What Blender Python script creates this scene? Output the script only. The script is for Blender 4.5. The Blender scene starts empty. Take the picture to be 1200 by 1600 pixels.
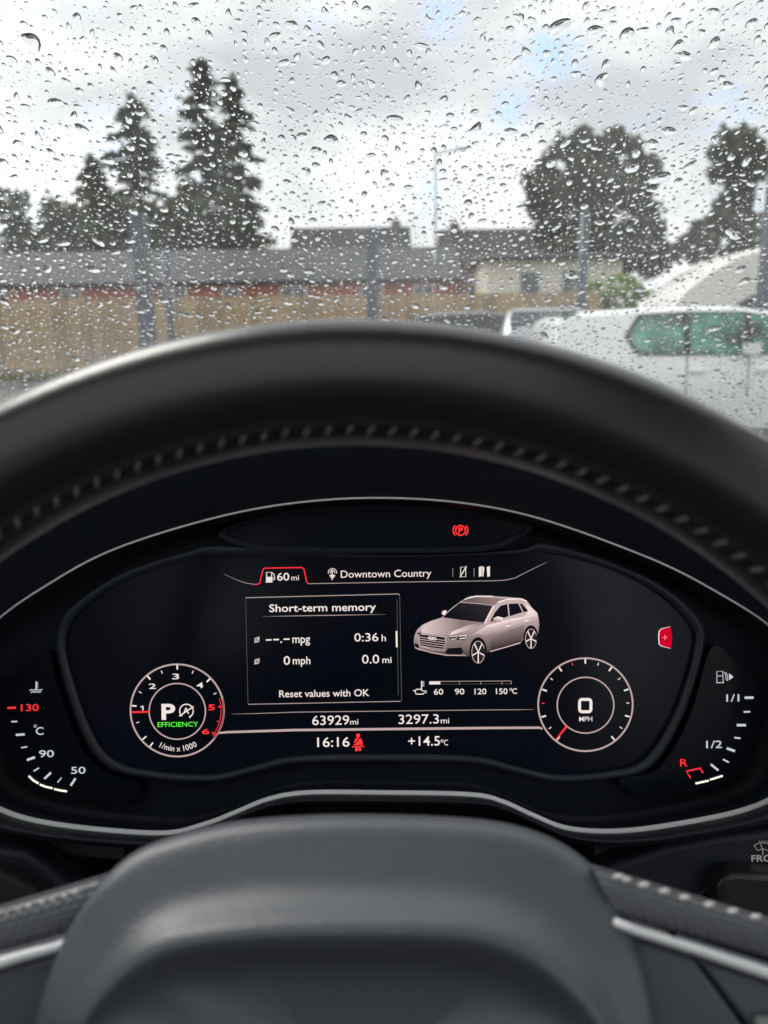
import bpy, math, random
from mathutils import Vector as V, Matrix

# ------------------------------------------------------------------ camera, sky, sun
FPX = 1177.0                       # focal length in photograph pixels (1200 wide)
PITCH, ROLL = math.radians(13.4), math.radians(0.8)
CAM = V((0, 0, 1.3))
FW = V((0, math.cos(PITCH), -math.sin(PITCH)))
R0 = V((1, 0, 0))
U0 = V((0, math.sin(PITCH), math.cos(PITCH)))
RT = R0 * math.cos(ROLL) - U0 * math.sin(ROLL)
UP = R0 * math.sin(ROLL) + U0 * math.cos(ROLL)
sc = bpy.context.scene
col = sc.collection
cd = bpy.data.cameras.new('camera')
cam = bpy.data.objects.new('camera', cd); col.objects.link(cam); sc.camera = cam
cd.sensor_fit = 'HORIZONTAL'; cd.sensor_width = 36; cd.lens = FPX / 1200 * 36
cd.clip_start = 0.01; cd.clip_end = 4000
cam.matrix_world = Matrix(((RT.x, UP.x, -FW.x, CAM.x), (RT.y, UP.y, -FW.y, CAM.y), (RT.z, UP.z, -FW.z, CAM.z), (0, 0, 0, 1)))
cd.dof.use_dof = True; cd.dof.focus_distance = 0.43; cd.dof.aperture_fstop = 11.8

SUN_EL, SUN_AZ = math.radians(42), math.radians(-42)     # azimuth from +Y towards +X
w = bpy.data.worlds.new('World'); sc.world = w; w.use_nodes = True
def build_sky():
    nt = w.node_tree; N = nt.nodes; L = nt.links; N.clear()
    out = N.new('ShaderNodeOutputWorld'); bg = N.new('ShaderNodeBackground')
    bg.inputs['Strength'].default_value = 0.1
    sky = N.new('ShaderNodeTexSky'); sky.sky_type = 'NISHITA'; sky.sun_disc = False
    sky.sun_elevation = SUN_EL; sky.sun_rotation = SUN_AZ
    geo = N.new('ShaderNodeTexCoord')
    mp = N.new('ShaderNodeMapping'); mp.inputs['Scale'].default_value = (1.0, 1.0, 2.2)
    L.new(geo.outputs['Generated'], mp.inputs['Vector'])
    n1 = N.new('ShaderNodeTexNoise'); n1.inputs['Scale'].default_value = 3.2; n1.inputs['Detail'].default_value = 5; n1.inputs['Roughness'].default_value = .5
    mp.inputs['Location'].default_value = (0.37, 0.1, 0.25)
    L.new(mp.outputs[0], n1.inputs['Vector'])
    ramp = N.new('ShaderNodeValToRGB'); e = ramp.color_ramp.elements
    e[0].position = .36; e[0].color = (5.6, 5.7, 5.95, 1)
    e[1].position = .61; e[1].color = (10.6, 10.6, 10.6, 1)
    L.new(n1.outputs['Fac'], ramp.inputs[0])
    n2 = N.new('ShaderNodeTexNoise'); n2.inputs['Scale'].default_value = 5.5; n2.inputs['Detail'].default_value = 4
    L.new(mp.outputs[0], n2.inputs['Vector'])
    # breaks in the cloud: where the second noise is low
    r2 = N.new('ShaderNodeValToRGB'); e = r2.color_ramp.elements
    e[0].position = .27; e[0].color = (.35, .35, .35, 1); e[1].position = .40; e[1].color = (1, 1, 1, 1)
    L.new(n2.outputs['Fac'], r2.inputs[0])
    # a broken seam in the cloud ahead: gaps of blue
    mn = r2.outputs[0]
    for px, py, rad in ((668, 290, .030), (790, 180, .028), (862, 88, .030), (690, 18, .035), (62, 256, .012), (700, 190, .03)):
        d = (FW + RT * ((px - 600) / FPX) + UP * ((800 - py) / FPX)).normalized()
        vd = N.new('ShaderNodeVectorMath'); vd.operation = 'DISTANCE'
        L.new(geo.outputs['Generated'], vd.inputs[0]); vd.inputs[1].default_value = d
        ad = N.new('ShaderNodeMath'); ad.operation = 'MULTIPLY_ADD'; ad.inputs[1].default_value = .16; 
        L.new(n2.outputs['Fac'], ad.inputs[0]); L.new(vd.outputs['Value'], ad.inputs[2])
        mr = N.new('ShaderNodeMapRange'); mr.interpolation_type = 'SMOOTHSTEP'
        mr.inputs['From Min'].default_value = rad + .03; mr.inputs['From Max'].default_value = rad + .03 + .06
        mr.inputs['To Min'].default_value = .2; mr.inputs['To Max'].default_value = 1
        L.new(ad.outputs[0], mr.inputs['Value'])
        mi = N.new('ShaderNodeMath'); mi.operation = 'MINIMUM'
        L.new(mn, mi.inputs[0]); L.new(mr.outputs[0], mi.inputs[1]); mn = mi.outputs[0]
    gain = N.new('ShaderNodeVectorMath'); gain.operation = 'MULTIPLY'; gain.inputs[1].default_value = (1.5, 1.75, 1.95)
    L.new(sky.outputs[0], gain.inputs[0])
    mix = N.new('ShaderNodeMix'); mix.data_type = 'RGBA'
    L.new(mn, mix.inputs['Factor']); L.new(gain.outputs[0], mix.inputs['A']); L.new(ramp.outputs[0], mix.inputs['B'])
    L.new(mix.outputs['Result'], bg.inputs['Color']); L.new(bg.outputs[0], out.inputs[0])
build_sky()
sl = bpy.data.lights.new('sun', 'SUN'); sl.energy = 1.5; sl.angle = math.radians(25); sl.color = (1, .96, .9)
so = bpy.data.objects.new('sun', sl); col.objects.link(so)
so.rotation_euler = (math.radians(90) - SUN_EL, 0, math.pi - SUN_AZ)
sc.view_settings.view_transform = 'Standard'; sc.view_settings.look = 'None'
sc.view_settings.exposure = 0.32; sc.view_settings.gamma = 1; sc.view_settings.use_curve_mapping = False
sc.render.engine = 'CYCLES'
cy = sc.cycles
cy.transparent_max_bounces = 24; cy.use_adaptive_sampling = True; cy.adaptive_threshold = .02; cy.max_bounces = 8; cy.transmission_bounces = 8; cy.glossy_bounces = 4; cy.diffuse_bounces = 4
cy.caustics_refractive = False; cy.caustics_reflective = False
cy.use_denoising = True

# ------------------------------------------------------------------ helpers
def ray(px, py): return FW + RT * ((px - 600) / FPX) + UP * ((800 - py) / FPX)
def at(px, py, Y):
    r = ray(px, py); return CAM + r * (Y / r.y)
def on_plane(px, py, P, n):
    r = ray(px, py); return CAM + r * ((P - CAM).dot(n) / r.dot(n))
ORI = {}
def origin(o): return ORI.get(o.name, V((0, 0, 0)))
def tag(o, label=None, cat=None, group=None, kind=None):
    if label: o['label'] = label
    if cat: o['category'] = cat
    if group: o['group'] = group
    if kind: o['kind'] = kind
    return o
def empty(name, loc=(0, 0, 0)):
    o = bpy.data.objects.new(name, None); col.objects.link(o); o.location = loc; ORI[o.name] = V(loc); o.empty_display_size = .1
    return o
def mk(name, verts, faces, mat, parent=None, smooth=False, loc=None):
    """One mesh object from world coordinates; loc = its own origin (top-level) or the parent's."""
    L = origin(parent) if parent else V(loc or (0, 0, 0))
    me = bpy.data.meshes.new(name)
    me.from_pydata([tuple(V(v) - L) for v in verts], [], faces); me.update()
    if smooth: me.polygons.foreach_set('use_smooth', [True] * len(me.polygons))
    me.materials.append(mat)
    o = bpy.data.objects.new(name, me); col.objects.link(o); ORI[o.name] = L
    if parent: o.parent = parent
    else: o.location = L
    return o
class MB:
    def __init__(s): s.v = []; s.f = []
    def add(s, v, f):
        n = len(s.v); s.v += list(v); s.f += [[i + n for i in q] for q in f]; return s
    def box(s, c, d, rz=0):
        cx, cy_, cz = c; a, b, e = d[0] / 2, d[1] / 2, d[2] / 2; ca, sa = math.cos(rz), math.sin(rz)
        vs = [(cx + x * a * ca - y * b * sa, cy_ + x * a * sa + y * b * ca, cz + z * e) for z in (-1, 1) for x, y in ((-1, -1), (1, -1), (1, 1), (-1, 1))]
        return s.add(vs, [(3, 2, 1, 0), (4, 5, 6, 7), (0, 1, 5, 4), (1, 2, 6, 5), (2, 3, 7, 6), (3, 0, 4, 7)])
    def prism(s, pts, d):
        n = len(pts); d = V(d)
        s.add([V(p) for p in pts] + [V(p) + d for p in pts], [list(range(n)), list(range(2 * n - 1, n - 1, -1))] + [(i, i + n, (i + 1) % n + n, (i + 1) % n) for i in range(n)])
        return s
    def tube(s, pts, rad, n=8, closed=False, caps=True):
        pts = [V(p) for p in pts]; m = len(pts); rings = []
        up = V((0, 0, 1)); 
        for i, p in enumerate(pts):
            a = pts[(i - 1) % m] if (closed or i > 0) else p
            b = pts[(i + 1) % m] if (closed or i < m - 1) else p
            t = (b - a).normalized()
            x = t.cross(up)
            if x.length < 1e-3: x = t.cross(V((0, 1, 0)))
            x.normalize(); y = x.cross(t)
            r = rad[i] if isinstance(rad, (list, tuple)) else rad
            rings.append([p + x * (r * math.cos(2 * math.pi * k / n)) + y * (r * math.sin(2 * math.pi * k / n)) for k in range(n)])
        return s.loft(rings, closed, caps)
    def loft(s, rings, closed=False, caps=True, wrap=True):
        n = len(rings[0]); m = len(rings); b = len(s.v)
        for r in rings: s.v += list(r)
        for i in range(m if closed else m - 1):
            j = (i + 1) % m
            for k in range(n if wrap else n - 1):
                q = (k + 1) % n
                s.f.append([b + i * n + k, b + i * n + q, b + j * n + q, b + j * n + k])
        if caps and not closed:
            s.f.append([b + k for k in range(n)][::-1]); s.f.append([b + (m - 1) * n + k for k in range(n)])
        return s
    def build(s, name, mat, parent=None, smooth=False, loc=None): return mk(name, s.v, s.f, mat, parent, smooth, loc)
def shade_auto(o, deg=40):
    me = o.data; me.polygons.foreach_set('use_smooth', [True] * len(me.polygons))
    try: me.set_sharp_from_angle(angle=math.radians(deg))
    except Exception: pass
    return o
MATS = {}
def mat(name, c, rough=.6, metal=0, spec=.5, noise=None, bump=None, coat=0, emit=None, sheen=0):
    """noise=(scale, amount, second colour), bump=(scale, strength, distance)"""
    if name in MATS: return MATS[name]
    m = bpy.data.materials.new(name); m.use_nodes = True; nt = m.node_tree; b = nt.nodes['Principled BSDF']
    b.inputs['Base Color'].default_value = (*c, 1); b.inputs['Roughness'].default_value = rough
    b.inputs['Metallic'].default_value = metal; b.inputs['Specular IOR Level'].default_value = spec; b.inputs['Coat Weight'].default_value = coat; b.inputs['Sheen Weight'].default_value = sheen; b.inputs['Sheen Roughness'].default_value = .27
    tc = nt.nodes.new('ShaderNodeTexCoord')
    if noise:
        n = nt.nodes.new('ShaderNodeTexNoise'); n.inputs['Scale'].default_value = noise[0]; n.inputs['Detail'].default_value = 5
        nt.links.new(tc.outputs['Object'], n.inputs['Vector'])
        r = nt.nodes.new('ShaderNodeMapRange'); r.inputs['From Min'].default_value = .35; r.inputs['From Max'].default_value = .65; r.inputs['To Max'].default_value = noise[1]
        nt.links.new(n.outputs['Fac'], r.inputs['Value'])
        x = nt.nodes.new('ShaderNodeMix'); x.data_type = 'RGBA'; x.inputs['A'].default_value = (*c, 1); x.inputs['B'].default_value = (*noise[2], 1)
        nt.links.new(r.outputs[0], x.inputs['Factor']); nt.links.new(x.outputs['Result'], b.inputs['Base Color'])
    if bump:
        n = nt.nodes.new('ShaderNodeTexNoise'); n.inputs['Scale'].default_value = bump[0]; n.inputs['Detail'].default_value = 3
        nt.links.new(tc.outputs['Object'], n.inputs['Vector'])
        u = nt.nodes.new('ShaderNodeBump'); u.inputs['Strength'].default_value = bump[1]; u.inputs['Distance'].default_value = bump[2]
        nt.links.new(n.outputs['Fac'], u.inputs['Height']); nt.links.new(u.outputs[0], b.inputs['Normal'])
    if emit:
        b.inputs['Emission Color'].default_value = (*c, 1); b.inputs['Emission Strength'].default_value = emit
    MATS[name] = m; return m
def lit(name, c, s=1.0):
    if name in MATS: return MATS[name]
    m = bpy.data.materials.new(name); m.use_nodes = True; nt = m.node_tree; nt.nodes.clear()
    e = nt.nodes.new('ShaderNodeEmission'); e.inputs[0].default_value = (*c, 1); e.inputs[1].default_value = s
    o = nt.nodes.new('ShaderNodeOutputMaterial'); nt.links.new(e.outputs[0], o.inputs[0]); MATS[name] = m; return m
def pane_mat(name, tint, refl, veil):
    m = bpy.data.materials.new(name); m.use_nodes = True; nt = m.node_tree; nt.nodes.clear(); N = nt.nodes.new; L = nt.links.new
    t = N('ShaderNodeBsdfTransparent'); t.inputs[0].default_value = (*tint, 1)
    g = N('ShaderNodeBsdfGlossy'); g.inputs['Roughness'].default_value = 0
    d = N('ShaderNodeBsdfTranslucent'); d.inputs[0].default_value = (.9, .93, .95, 1)
    a = N('ShaderNodeMixShader'); a.inputs[0].default_value = veil; L(t.outputs[0], a.inputs[1]); L(d.outputs[0], a.inputs[2])
    b = N('ShaderNodeMixShader'); b.inputs[0].default_value = refl; L(a.outputs[0], b.inputs[1]); L(g.outputs[0], b.inputs[2])
    if veil:
        tc = N('ShaderNodeTexCoord'); n = N('ShaderNodeTexNoise'); n.inputs['Scale'].default_value = 6; n.inputs['Detail'].default_value = 5; L(tc.outputs['Object'], n.inputs['Vector'])
        mr = N('ShaderNodeMapRange'); mr.inputs['From Min'].default_value = .35; mr.inputs['From Max'].default_value = .65; mr.inputs['To Min'].default_value = veil * .5; mr.inputs['To Max'].default_value = veil * 1.6
        L(n.outputs['Fac'], mr.inputs['Value']); L(mr.outputs[0], a.inputs[0])
    o = N('ShaderNodeOutputMaterial'); L(b.outputs[0], o.inputs[0]); return m
rnd = random.Random(7)

M_leather = mat('black_leather', (.013, .014, .018), .30, spec=.7, sheen=.55, bump=(900, .25, .0004))
M_hub = mat('hub_plastic', (.092, .099, .114), .40, spec=.75, bump=(1100, .6, .0004))
M_dash = mat('dash_plastic', (.012, .016, .024), .55, spec=.4, bump=(1200, .2, .0003))
M_gloss = mat('gloss_black', (.005, .008, .014), .25, spec=.28)
M_matt = mat('matt_black', (.009, .013, .020), .6, spec=.3)
M_bezel = mat('bezel_grey', (.030, .036, .045), .45, spec=.5)
M_chrome = mat('satin_chrome', (.95, .95, .96), .22, metal=0, spec=.9)
M_disp = mat('display_glass', (.003, .004, .008), .22, spec=.25, emit=.3)
M_thread = mat('grey_thread', (.20, .19, .18), .8)
M_rubber = mat('black_rubber', (.02, .02, .022), .7)

# ------------------------------------------------------------------ the place outside: ground
M_asphalt = mat('wet_asphalt', (.045, .046, .048), .35, noise=(1.5, .8, (.075, .075, .076)), bump=(60, .4, .01))
o = mk('ground', [(-900, -300, 0), (900, -300, 0), (900, 2500, 0), (-900, 2500, 0)], [(0, 1, 2, 3)], M_asphalt); tag(o, 'wet grey asphalt of the car park', 'ground', kind='structure')
# ------------------------------------------------------------------ car cabin around the camera
WS_Y, WS_T = 0.74, math.radians(36)                 # windscreen: at camera height, rake
WN = V((0, math.sin(WS_T), math.cos(WS_T)))          # outward normal (forward and up)
WB = V((0, -math.cos(WS_T), math.sin(WS_T)))         # up the slope
W0 = V((0, WS_Y, CAM.z))
CX = -.35                                            # centre line of the car
def ws(a, s, h=0): return W0 + R0 * a + WB * s + WN * h
def build_cabin():
    m = mat('cabin_trim', (.05, .05, .052), .8)
    hl = mat('headliner', (.30, .30, .29), .9)
    paint = mat('car_paint_black', (.02, .022, .025), .3, coat=.6)
    r = empty('car_cabin', (CX, 0, .3)); tag(r, 'dark cabin shell of the car around the driver', 'car cabin', kind='structure')
    top = ws(0, .56)
    y1, y0 = .06, -.80                                # unseen sunroof opening, added to let more light onto the wheel hub
    h_ = MB(); zc = top.z + .03
    h_.box((CX, (top.y + y1) / 2, zc), (1.56, top.y - y1, .05)); h_.box((CX, (y0 - 2.2) / 2, zc), (1.56, y0 + 2.2, .05))
    for sx in (-1, 1): h_.box((CX + sx * .66, (y0 + y1) / 2, zc), (.24, y1 - y0, .05))
    h_.build('headliner', hl, r)
    MB().box((CX, (y0 + y1) / 2, zc + .02), (1.07, y1 - y0 - .01, .006)).build('added_sunroof_pane', pane_mat('added_sunroof_glass', (.92, .94, .94), .04, 0), r)
    for sx in (-1, 1):
        x = CX + sx * .99
        MB().box((x, -.45, .66), (.08, 3.5, .68)).build('door_panel', m, r)
        mk('side_window', [(x, -2.1, 1.0), (x, 1.08, 1.0), (x - sx * .17, top.y + .1, top.z), (x - sx * .17, -1.9, top.z)], [(0, 1, 2, 3)], MATS.setdefault('sidepane', pane_mat('side_pane', (.93, .95, .94), .05, 0)), r)
        MB().tube([(x - sx * .01, 1.2, .98), (x - sx * .17, top.y, top.z)], .045, 8).build('windscreen_pillar', m, r)
        MB().box((x - sx * .06, -.55, 1.3), (.06, .16, .62)).build('door_pillar', m, r)
    MB().box((CX, -2.2, .8), (1.9, .08, 1.0)).build('rear_panel', m, r)
    MB().box((CX, -.5, .3), (1.9, 3.5, .06)).build('cabin_floor', m, r)
    for sx, nm in ((-.37, 'passenger_seat'), (.37, 'driver_seat')):
        b = MB(); b.box((CX + sx, -.62, 1.0), (.5, .16, .75)); o = b.build(nm, m, r)
        MB().box((CX + sx, -.66, 1.47), (.26, .1, .17)).build('headrest', m, o)
    b = MB(); b.loft([[V((CX + x * f, y, z - .05 * (x / .9) ** 2)) for x in (-.9, -.7, -.35, 0, .35, .7, .9)] for y, z, f in ((1.24, .98, .98), (1.5, .97, .98), (2.0, .93, .97), (2.35, .84, .93), (2.5, .70, .9), (2.52, .3, .9))], wrap=False, caps=False)
    o = b.build('bonnet', paint, r, smooth=True)
    b = MB(); b.prism([V((CX - .95, .9, .98)), V((CX + .95, .9, .98)), V((CX + .9, 1.24, .98)), V((CX - .9, 1.24, .98))], (0, 0, -.05)); b.build('scuttle_panel', M_matt, r)
build_cabin()
def build_windscreen():
    m = pane_mat('windscreen_glass', (.975, .985, .98), .01, .03)
    w1, w0 = .80, .97
    P = lambda h: [ws(CX - w0, -.55, h), ws(CX + w0, -.55, h), ws(CX + w1, .56, h), ws(CX - w1, .56, h)]
    o = MB().prism(P(-.005), WN * .005).build('windscreen', m, loc=ws(CX, -.55))
    tag(o, 'clear raked windscreen glass covered with rain', 'windscreen')
    return o
build_windscreen()

# ------------------------------------------------------------------ instrument cluster (behind the wheel)
CD = 0.42                                            # distance of its face from the camera along the lens axis
PX = CD / FPX
def cp(px, py, h=0): return CAM + ray(px, py) * (CD - h)
def crom(pts, n=8, closed=True):
    m = len(pts); out = []
    for i in range(m if closed else m - 1):
        p0, p1, p2, p3 = (pts[(i - 1) % m] if closed or i > 0 else pts[i]), pts[i], pts[(i + 1) % m], (pts[(i + 2) % m] if closed or i + 2 < m else pts[i + 1])
        for k in range(n):
            t = k / n
            out.append(tuple(.5 * (2 * b + (c - a) * t + (2 * a - 5 * b + 4 * c - d) * t * t + (3 * b - a - 3 * c + d) * t ** 3) for a, b, c, d in zip(p0, p1, p2, p3)))
    if not closed: out.append(tuple(pts[-1]))
    return out
L_white = lit('display_white', (.80, .70, .66), .9)
L_dim = lit('display_dim', (.30, .23, .22), 1.0)
L_dim2 = lit('display_dimmer', (.075, .066, .07), 1.0)
L_mark = lit('gauge_white', (.55, .57, .60), .85)
L_red = lit('display_red', (.85, .03, .04), 1.0)
L_redb = lit('display_red_bright', (1.0, .03, .035), 1.3)
L_green = lit('display_green', (.10, .80, .05), 1.0)
L_seg = lit('segment_white', (1.0, .93, .70), 1.1)
L_ring = lit('ring_pink', (.42, .31, .30), 1.0)
def poly(name, pts, m, parent, h=.0005):
    return mk(name, [cp(x, y, h) for x, y in pts], [list(range(len(pts)))], m, parent)
def strokes(b, pts, wd, h=.0005, closed=False):
    m = len(pts); L = []; Rr = []
    for i, p in enumerate(pts):
        a = pts[(i - 1) % m] if closed or i > 0 else p
        c = pts[(i + 1) % m] if closed or i < m - 1 else p
        dx, dy = c[0] - a[0], c[1] - a[1]; l = math.hypot(dx, dy) or 1
        ww = (wd[i] if isinstance(wd, (list, tuple)) else wd) / 2
        L.append((p[0] - dy / l * ww, p[1] + dx / l * ww)); Rr.append((p[0] + dy / l * ww, p[1] - dx / l * ww))
    n = len(b.v); b.v += [cp(*q, h) for q in L] + [cp(*q, h) for q in Rr]
    for i in range(m if closed else m - 1):
        j = (i + 1) % m; b.f.append([n + i, n + j, n + m + j, n + m + i])
    return b
def stroke(name, pts, wd, m, parent, h=.0005, closed=False): return strokes(MB(), pts, wd, h, closed).build(name, m, parent)
def circ(cx, cy_, rx, ry=None, n=64, a0=0, a1=360):
    ry = ry or rx; k = n if a1 - a0 >= 360 else n + 1
    return [(cx + rx * math.cos(math.radians(a0 + (a1 - a0) * i / n)), cy_ + ry * math.sin(math.radians(a0 + (a1 - a0) * i / n))) for i in range(k)]
def glyphs(body, bold=0.0):
    cu = bpy.data.curves.new('lettering', 'FONT'); cu.body = body; cu.size = 1; cu.offset = bold; cu.resolution_u = 4
    o = bpy.data.objects.new('lettering', cu); me = bpy.data.meshes.new_from_object(o)
    vs = [tuple(v.co) for v in me.vertices]; fs = [list(p.vertices) for p in me.polygons]
    bpy.data.objects.remove(o); bpy.data.curves.remove(cu); bpy.data.meshes.remove(me)
    return vs, fs
CAPH = None
def text(body, x0, x1, ytop, ybase, m, parent, bold=.012, h=.0006, name='lettering', slant=0, place=None):
    """Flat lettering: ink from x0 to x1, cap top ytop and baseline ybase in photograph pixels on the cluster face."""
    global CAPH
    if CAPH is None: CAPH = max(v[1] for v in glyphs('H')[0])
    vs, fs = glyphs(body, bold)
    a, b = min(v[0] for v in vs), max(v[0] for v in vs)
    sx = (x1 - x0) / (b - a); sy = (ybase - ytop) / CAPH
    base = cp((x0 + x1) / 2, ybase, h) if place is None else place((x0 + x1) / 2, ybase)
    k = (CD - h) / FPX if place is None else place(None, None)
    up = U0; rt = R0
    vv = [base + rt * ((v[0] - (a + b) / 2) * sx * k) + up * ((v[1]) * sy * k) for v in vs]
    return mk(name, vv, fs, m, parent)
def build_cluster():
    C = empty('instrument_cluster', cp(600, 1240, -.03)); tag(C, 'digital instrument cluster with lit display seen behind the steering wheel', 'instrument cluster')
    ring = [(600, 778), (800, 799), (1000, 866), (1120, 925), (1215, 990), (1255, 1070), (1250, 1160), (1225, 1232), (1165, 1266), (1050, 1290), (960, 1300), (885, 1295), (830, 1274), (785, 1254), (735, 1243), (600, 1240), (480, 1240), (420, 1250), (370, 1270), (320, 1289), (250, 1303), (100, 1291), (10, 1270), (-45, 1232), (-60, 1160), (-50, 1070), (-20, 985), (80, 910), (200, 850), (400, 795)]
    rp = crom(ring, 8)
    cx, cy_ = 600, 1045
    HR = .022
    def sc_(p, s): return (cx + (p[0] - cx) * s, cy_ + (p[1] - cy_) * s)
    # housing wall: from the trim ring back to the recessed face
    b = MB(); b.loft([[cp(*sc_(p, s), h) for p in rp] for s, h in ((1.0, HR), (.985, HR - .002), (.955, .006), (.945, -.004), (.90, -.005))], caps=False)
    b.build('housing', M_matt, C, smooth=True)
    bp = MB(); bp.add([cp(*sc_(p, 1.02), -.0052) for p in rp], [list(range(len(rp)))]); bp.build('back_plate', M_matt, C)
    # bright trim line round the housing, thin above, broad below
    rad = [PX * (1.7 + 3.4 * min(1, max(0, (p[1] - 1080) / 130))) for p in rp]
    b = MB(); b.tube([cp(*p, HR + .001) for p in rp], rad, 10, closed=True); b.build('trim_ring', M_chrome, C, smooth=True)
    # the display
    scr = [(350, 868), (300, 872), (200, 905), (130, 950), (104, 990), (108, 1040), (140, 1135), (175, 1185), (235, 1204), (330, 1210), (400, 1195), (480, 1180), (720, 1180), (800, 1195), (870, 1210), (955, 1204), (1008, 1185), (1055, 1112), (1085, 1015), (1078, 975), (1025, 925), (940, 885), (850, 864), (800, 866), (600, 872)]
    sp = crom(scr, 6)
    D = MB().prism([cp(*p, 0) for p in sp], FW * .004).build('display', M_disp, C)
    bz = crom([(350, 852), (290, 862), (190, 895), (110, 948), (88, 990), (94, 1045), (126, 1142), (165, 1197), (230, 1216), (330, 1222), (400, 1207), (480, 1192), (720, 1192), (800, 1207), (870, 1222), (960, 1216), (1020, 1196), (1068, 1117), (1100, 1013), (1094, 968), (1038, 916), (950, 875), (850, 848), (800, 860), (600, 866)], 6)
    b = MB(); b.loft([[cp(*p, h) for p in q] for q, h in ((sp, -.001), (sp, .003), ([((x * .35 + u * .65), (y * .35 + v * .65)) for (x, y), (u, v) in zip(sp, bz)], .0045), (bz, .0035), (bz, -.006))], caps=False)
    b.build('display_bezel', M_bezel, C, smooth=True)
    # warning lamp strip above the display
    lp = crom([(352, 832), (420, 812), (520, 799), (600, 797), (700, 801), (780, 812), (822, 824), (800, 838), (770, 850), (700, 855), (480, 855), (400, 850)], 6)
    P = MB().prism([cp(*p, .005) for p in lp], FW * .008).build('warning_lamp_panel', M_gloss, C)
    lo = [(600 + (x - 600) * 1.045, 829 + (y - 829) * 1.32) for x, y in lp]
    b = MB(); b.loft([[cp(*p, h) for p in q] for q, h in ((lp, .005), (lp, .0075), (lo, .0085), (lo, -.006))], caps=False); b.build('lamp_panel_lip', M_matt, C, smooth=False)
    b = MB(); strokes(b, circ(719.5, 828.8, 7.6, 7.6, 32), 1.7, .0056, True)
    for s in (0, 180): strokes(b, circ(719.5, 828.8, 11.3, 11.3, 10, s - 42, s + 42), 1.9, .0056)
    b.build('warning_icon', L_redb, P)
    text('P', 716.6, 723, 824.3, 833.2, L_redb, P, .02, .0056)
    # side gauges
    GL = MB().prism([cp(x, y, .004) for x, y in crom([(-40, 1105), (0, 1070), (40, 1043), (76, 1018), (88, 1070), (122, 1160), (160, 1206), (222, 1226), (205, 1248), (188, 1256), (110, 1247), (62, 1236), (38, 1218), (15, 1175), (-5, 1130)], 5)], FW * .006).build('temperature_gauge', M_gloss, C)
    GR = MB().prism([cp(x, y, .004) for x, y in crom([(1112, 1012), (1150, 1035), (1188, 1066), (1199, 1085), (1190, 1125), (1172, 1175), (1150, 1208), (1120, 1228), (1060, 1239), (1005, 1247), (990, 1240), (968, 1216), (1028, 1202), (1078, 1120)], 5)], FW * .006).build('fuel_gauge', M_gloss, C)
    H = .0046
    z6 = lambda x, y: (x / 5, 1020 + y / 5)
    z7 = lambda x, y: (960 + x / 4.446, 960 + y / 4.446)
    for a, b_, wd, m in (((58, 431), (125, 429), 16, L_red), ((88, 538), (135, 536), 11, L_mark), ((123, 642), (193, 637), 17, L_mark), ((165, 742), (213, 734), 10, L_mark), ((210, 838), (273, 816), 19, L_mark), ((262, 925), (305, 899), 11, L_mark), ((346, 985), (398, 936), 17, L_mark), ((449, 1014), (480, 976), 9, L_mark), ((552, 1038), (590, 981), 17, L_mark)):
        stroke('tick_mark', [z6(*a), z6(*b_)], wd / 5, m, GL, H)
    for pts in (((224, 962), (260, 997), (301, 1021)), ((311, 1029), (360, 1048), (410, 1058)), ((422, 1064), (470, 1075), (523, 1083))):
        stroke('lit_segment', [z6(*p) for p in pts], 3.0, L_seg, GL, H)
    def t6(s, x0, x1, y0, y1, m): text(s, *[z6(x0, 0)[0], z6(x1, 0)[0], z6(0, y0)[1], z6(0, y1)[1]], m, GL, .008, H)
    t6('130', 163, 303, 402, 454, L_red); t6('C', 280, 340, 582, 640, L_mark); t6('90', 305, 422, 762, 815, L_mark); t6('50', 555, 668, 892, 944, L_mark)
    stroke('degree_mark', circ(*z6(275, 572), 1.9, 1.9, 20), .8, L_mark, GL, H, True)
    b = MB(); strokes(b, [z6(285, 224), z6(282, 285)], 2.4, H)
    for y in (240, 255, 268): strokes(b, [z6(288, y), z6(300, y)], .8, H)
    for y, x0, x1 in ((290, 230, 330), (306, 240, 322)): strokes(b, [z6(x0 + (x1 - x0) * i / 24, y + 4 * math.sin(i * 1.05)) for i in range(25)], 1.2, H)
    b.build('coolant_icon', L_mark, GL)
    for a, b_, wd, m in (((905, 579), (967, 578), 17, L_mark), ((898, 678), (943, 676), 11, L_mark), ((850, 769), (914, 770), 17, L_mark), ((833, 856), (876, 861), 11, L_mark), ((780, 930), (838, 950), 17, L_mark), ((754, 1006), (795, 1028), 11, L_mark), ((670, 1041), (722, 1084), 15, L_mark)):
        stroke('tick_mark', [z7(*a), z7(*b_)], wd / 4.446, m, GR, H)
    for pts in (((564, 1175), (655, 1155)), ((664, 1149), (753, 1121))): stroke('lit_segment', [z7(*p) for p in pts], 2.9, L_seg, GR, H)
    def t7(s, x0, x1, y0, y1, m): text(s, z7(x0, 0)[0], z7(x1, 0)[0], z7(0, y0)[1], z7(0, y1)[1], m, GR, .008, H)
    t7('1/1', 778, 868, 556, 605, L_mark); t7('1/2', 638, 748, 878, 928, L_mark); t7('R', 457, 508, 1005, 1055, L_red)
    b = MB(); strokes(b, [z7(530, 1137), z7(500, 1090), z7(597, 1068), z7(616, 1101)], 2.6, H); b.build('reserve_mark', L_red, GR)
    b = MB(); q = lambda *p: [z7(*i) for i in p]
    strokes(b, q((712, 474), (712, 396), (752, 394), (756, 474)), 1.1, H); strokes(b, q((708, 475), (762, 474)), 1.2, H); strokes(b, q((712, 428), (754, 427)), 1, H)
    strokes(b, q((762, 400), (772, 420), (776, 455), (786, 462), (787, 430), (775, 402)), 1.1, H)
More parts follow.
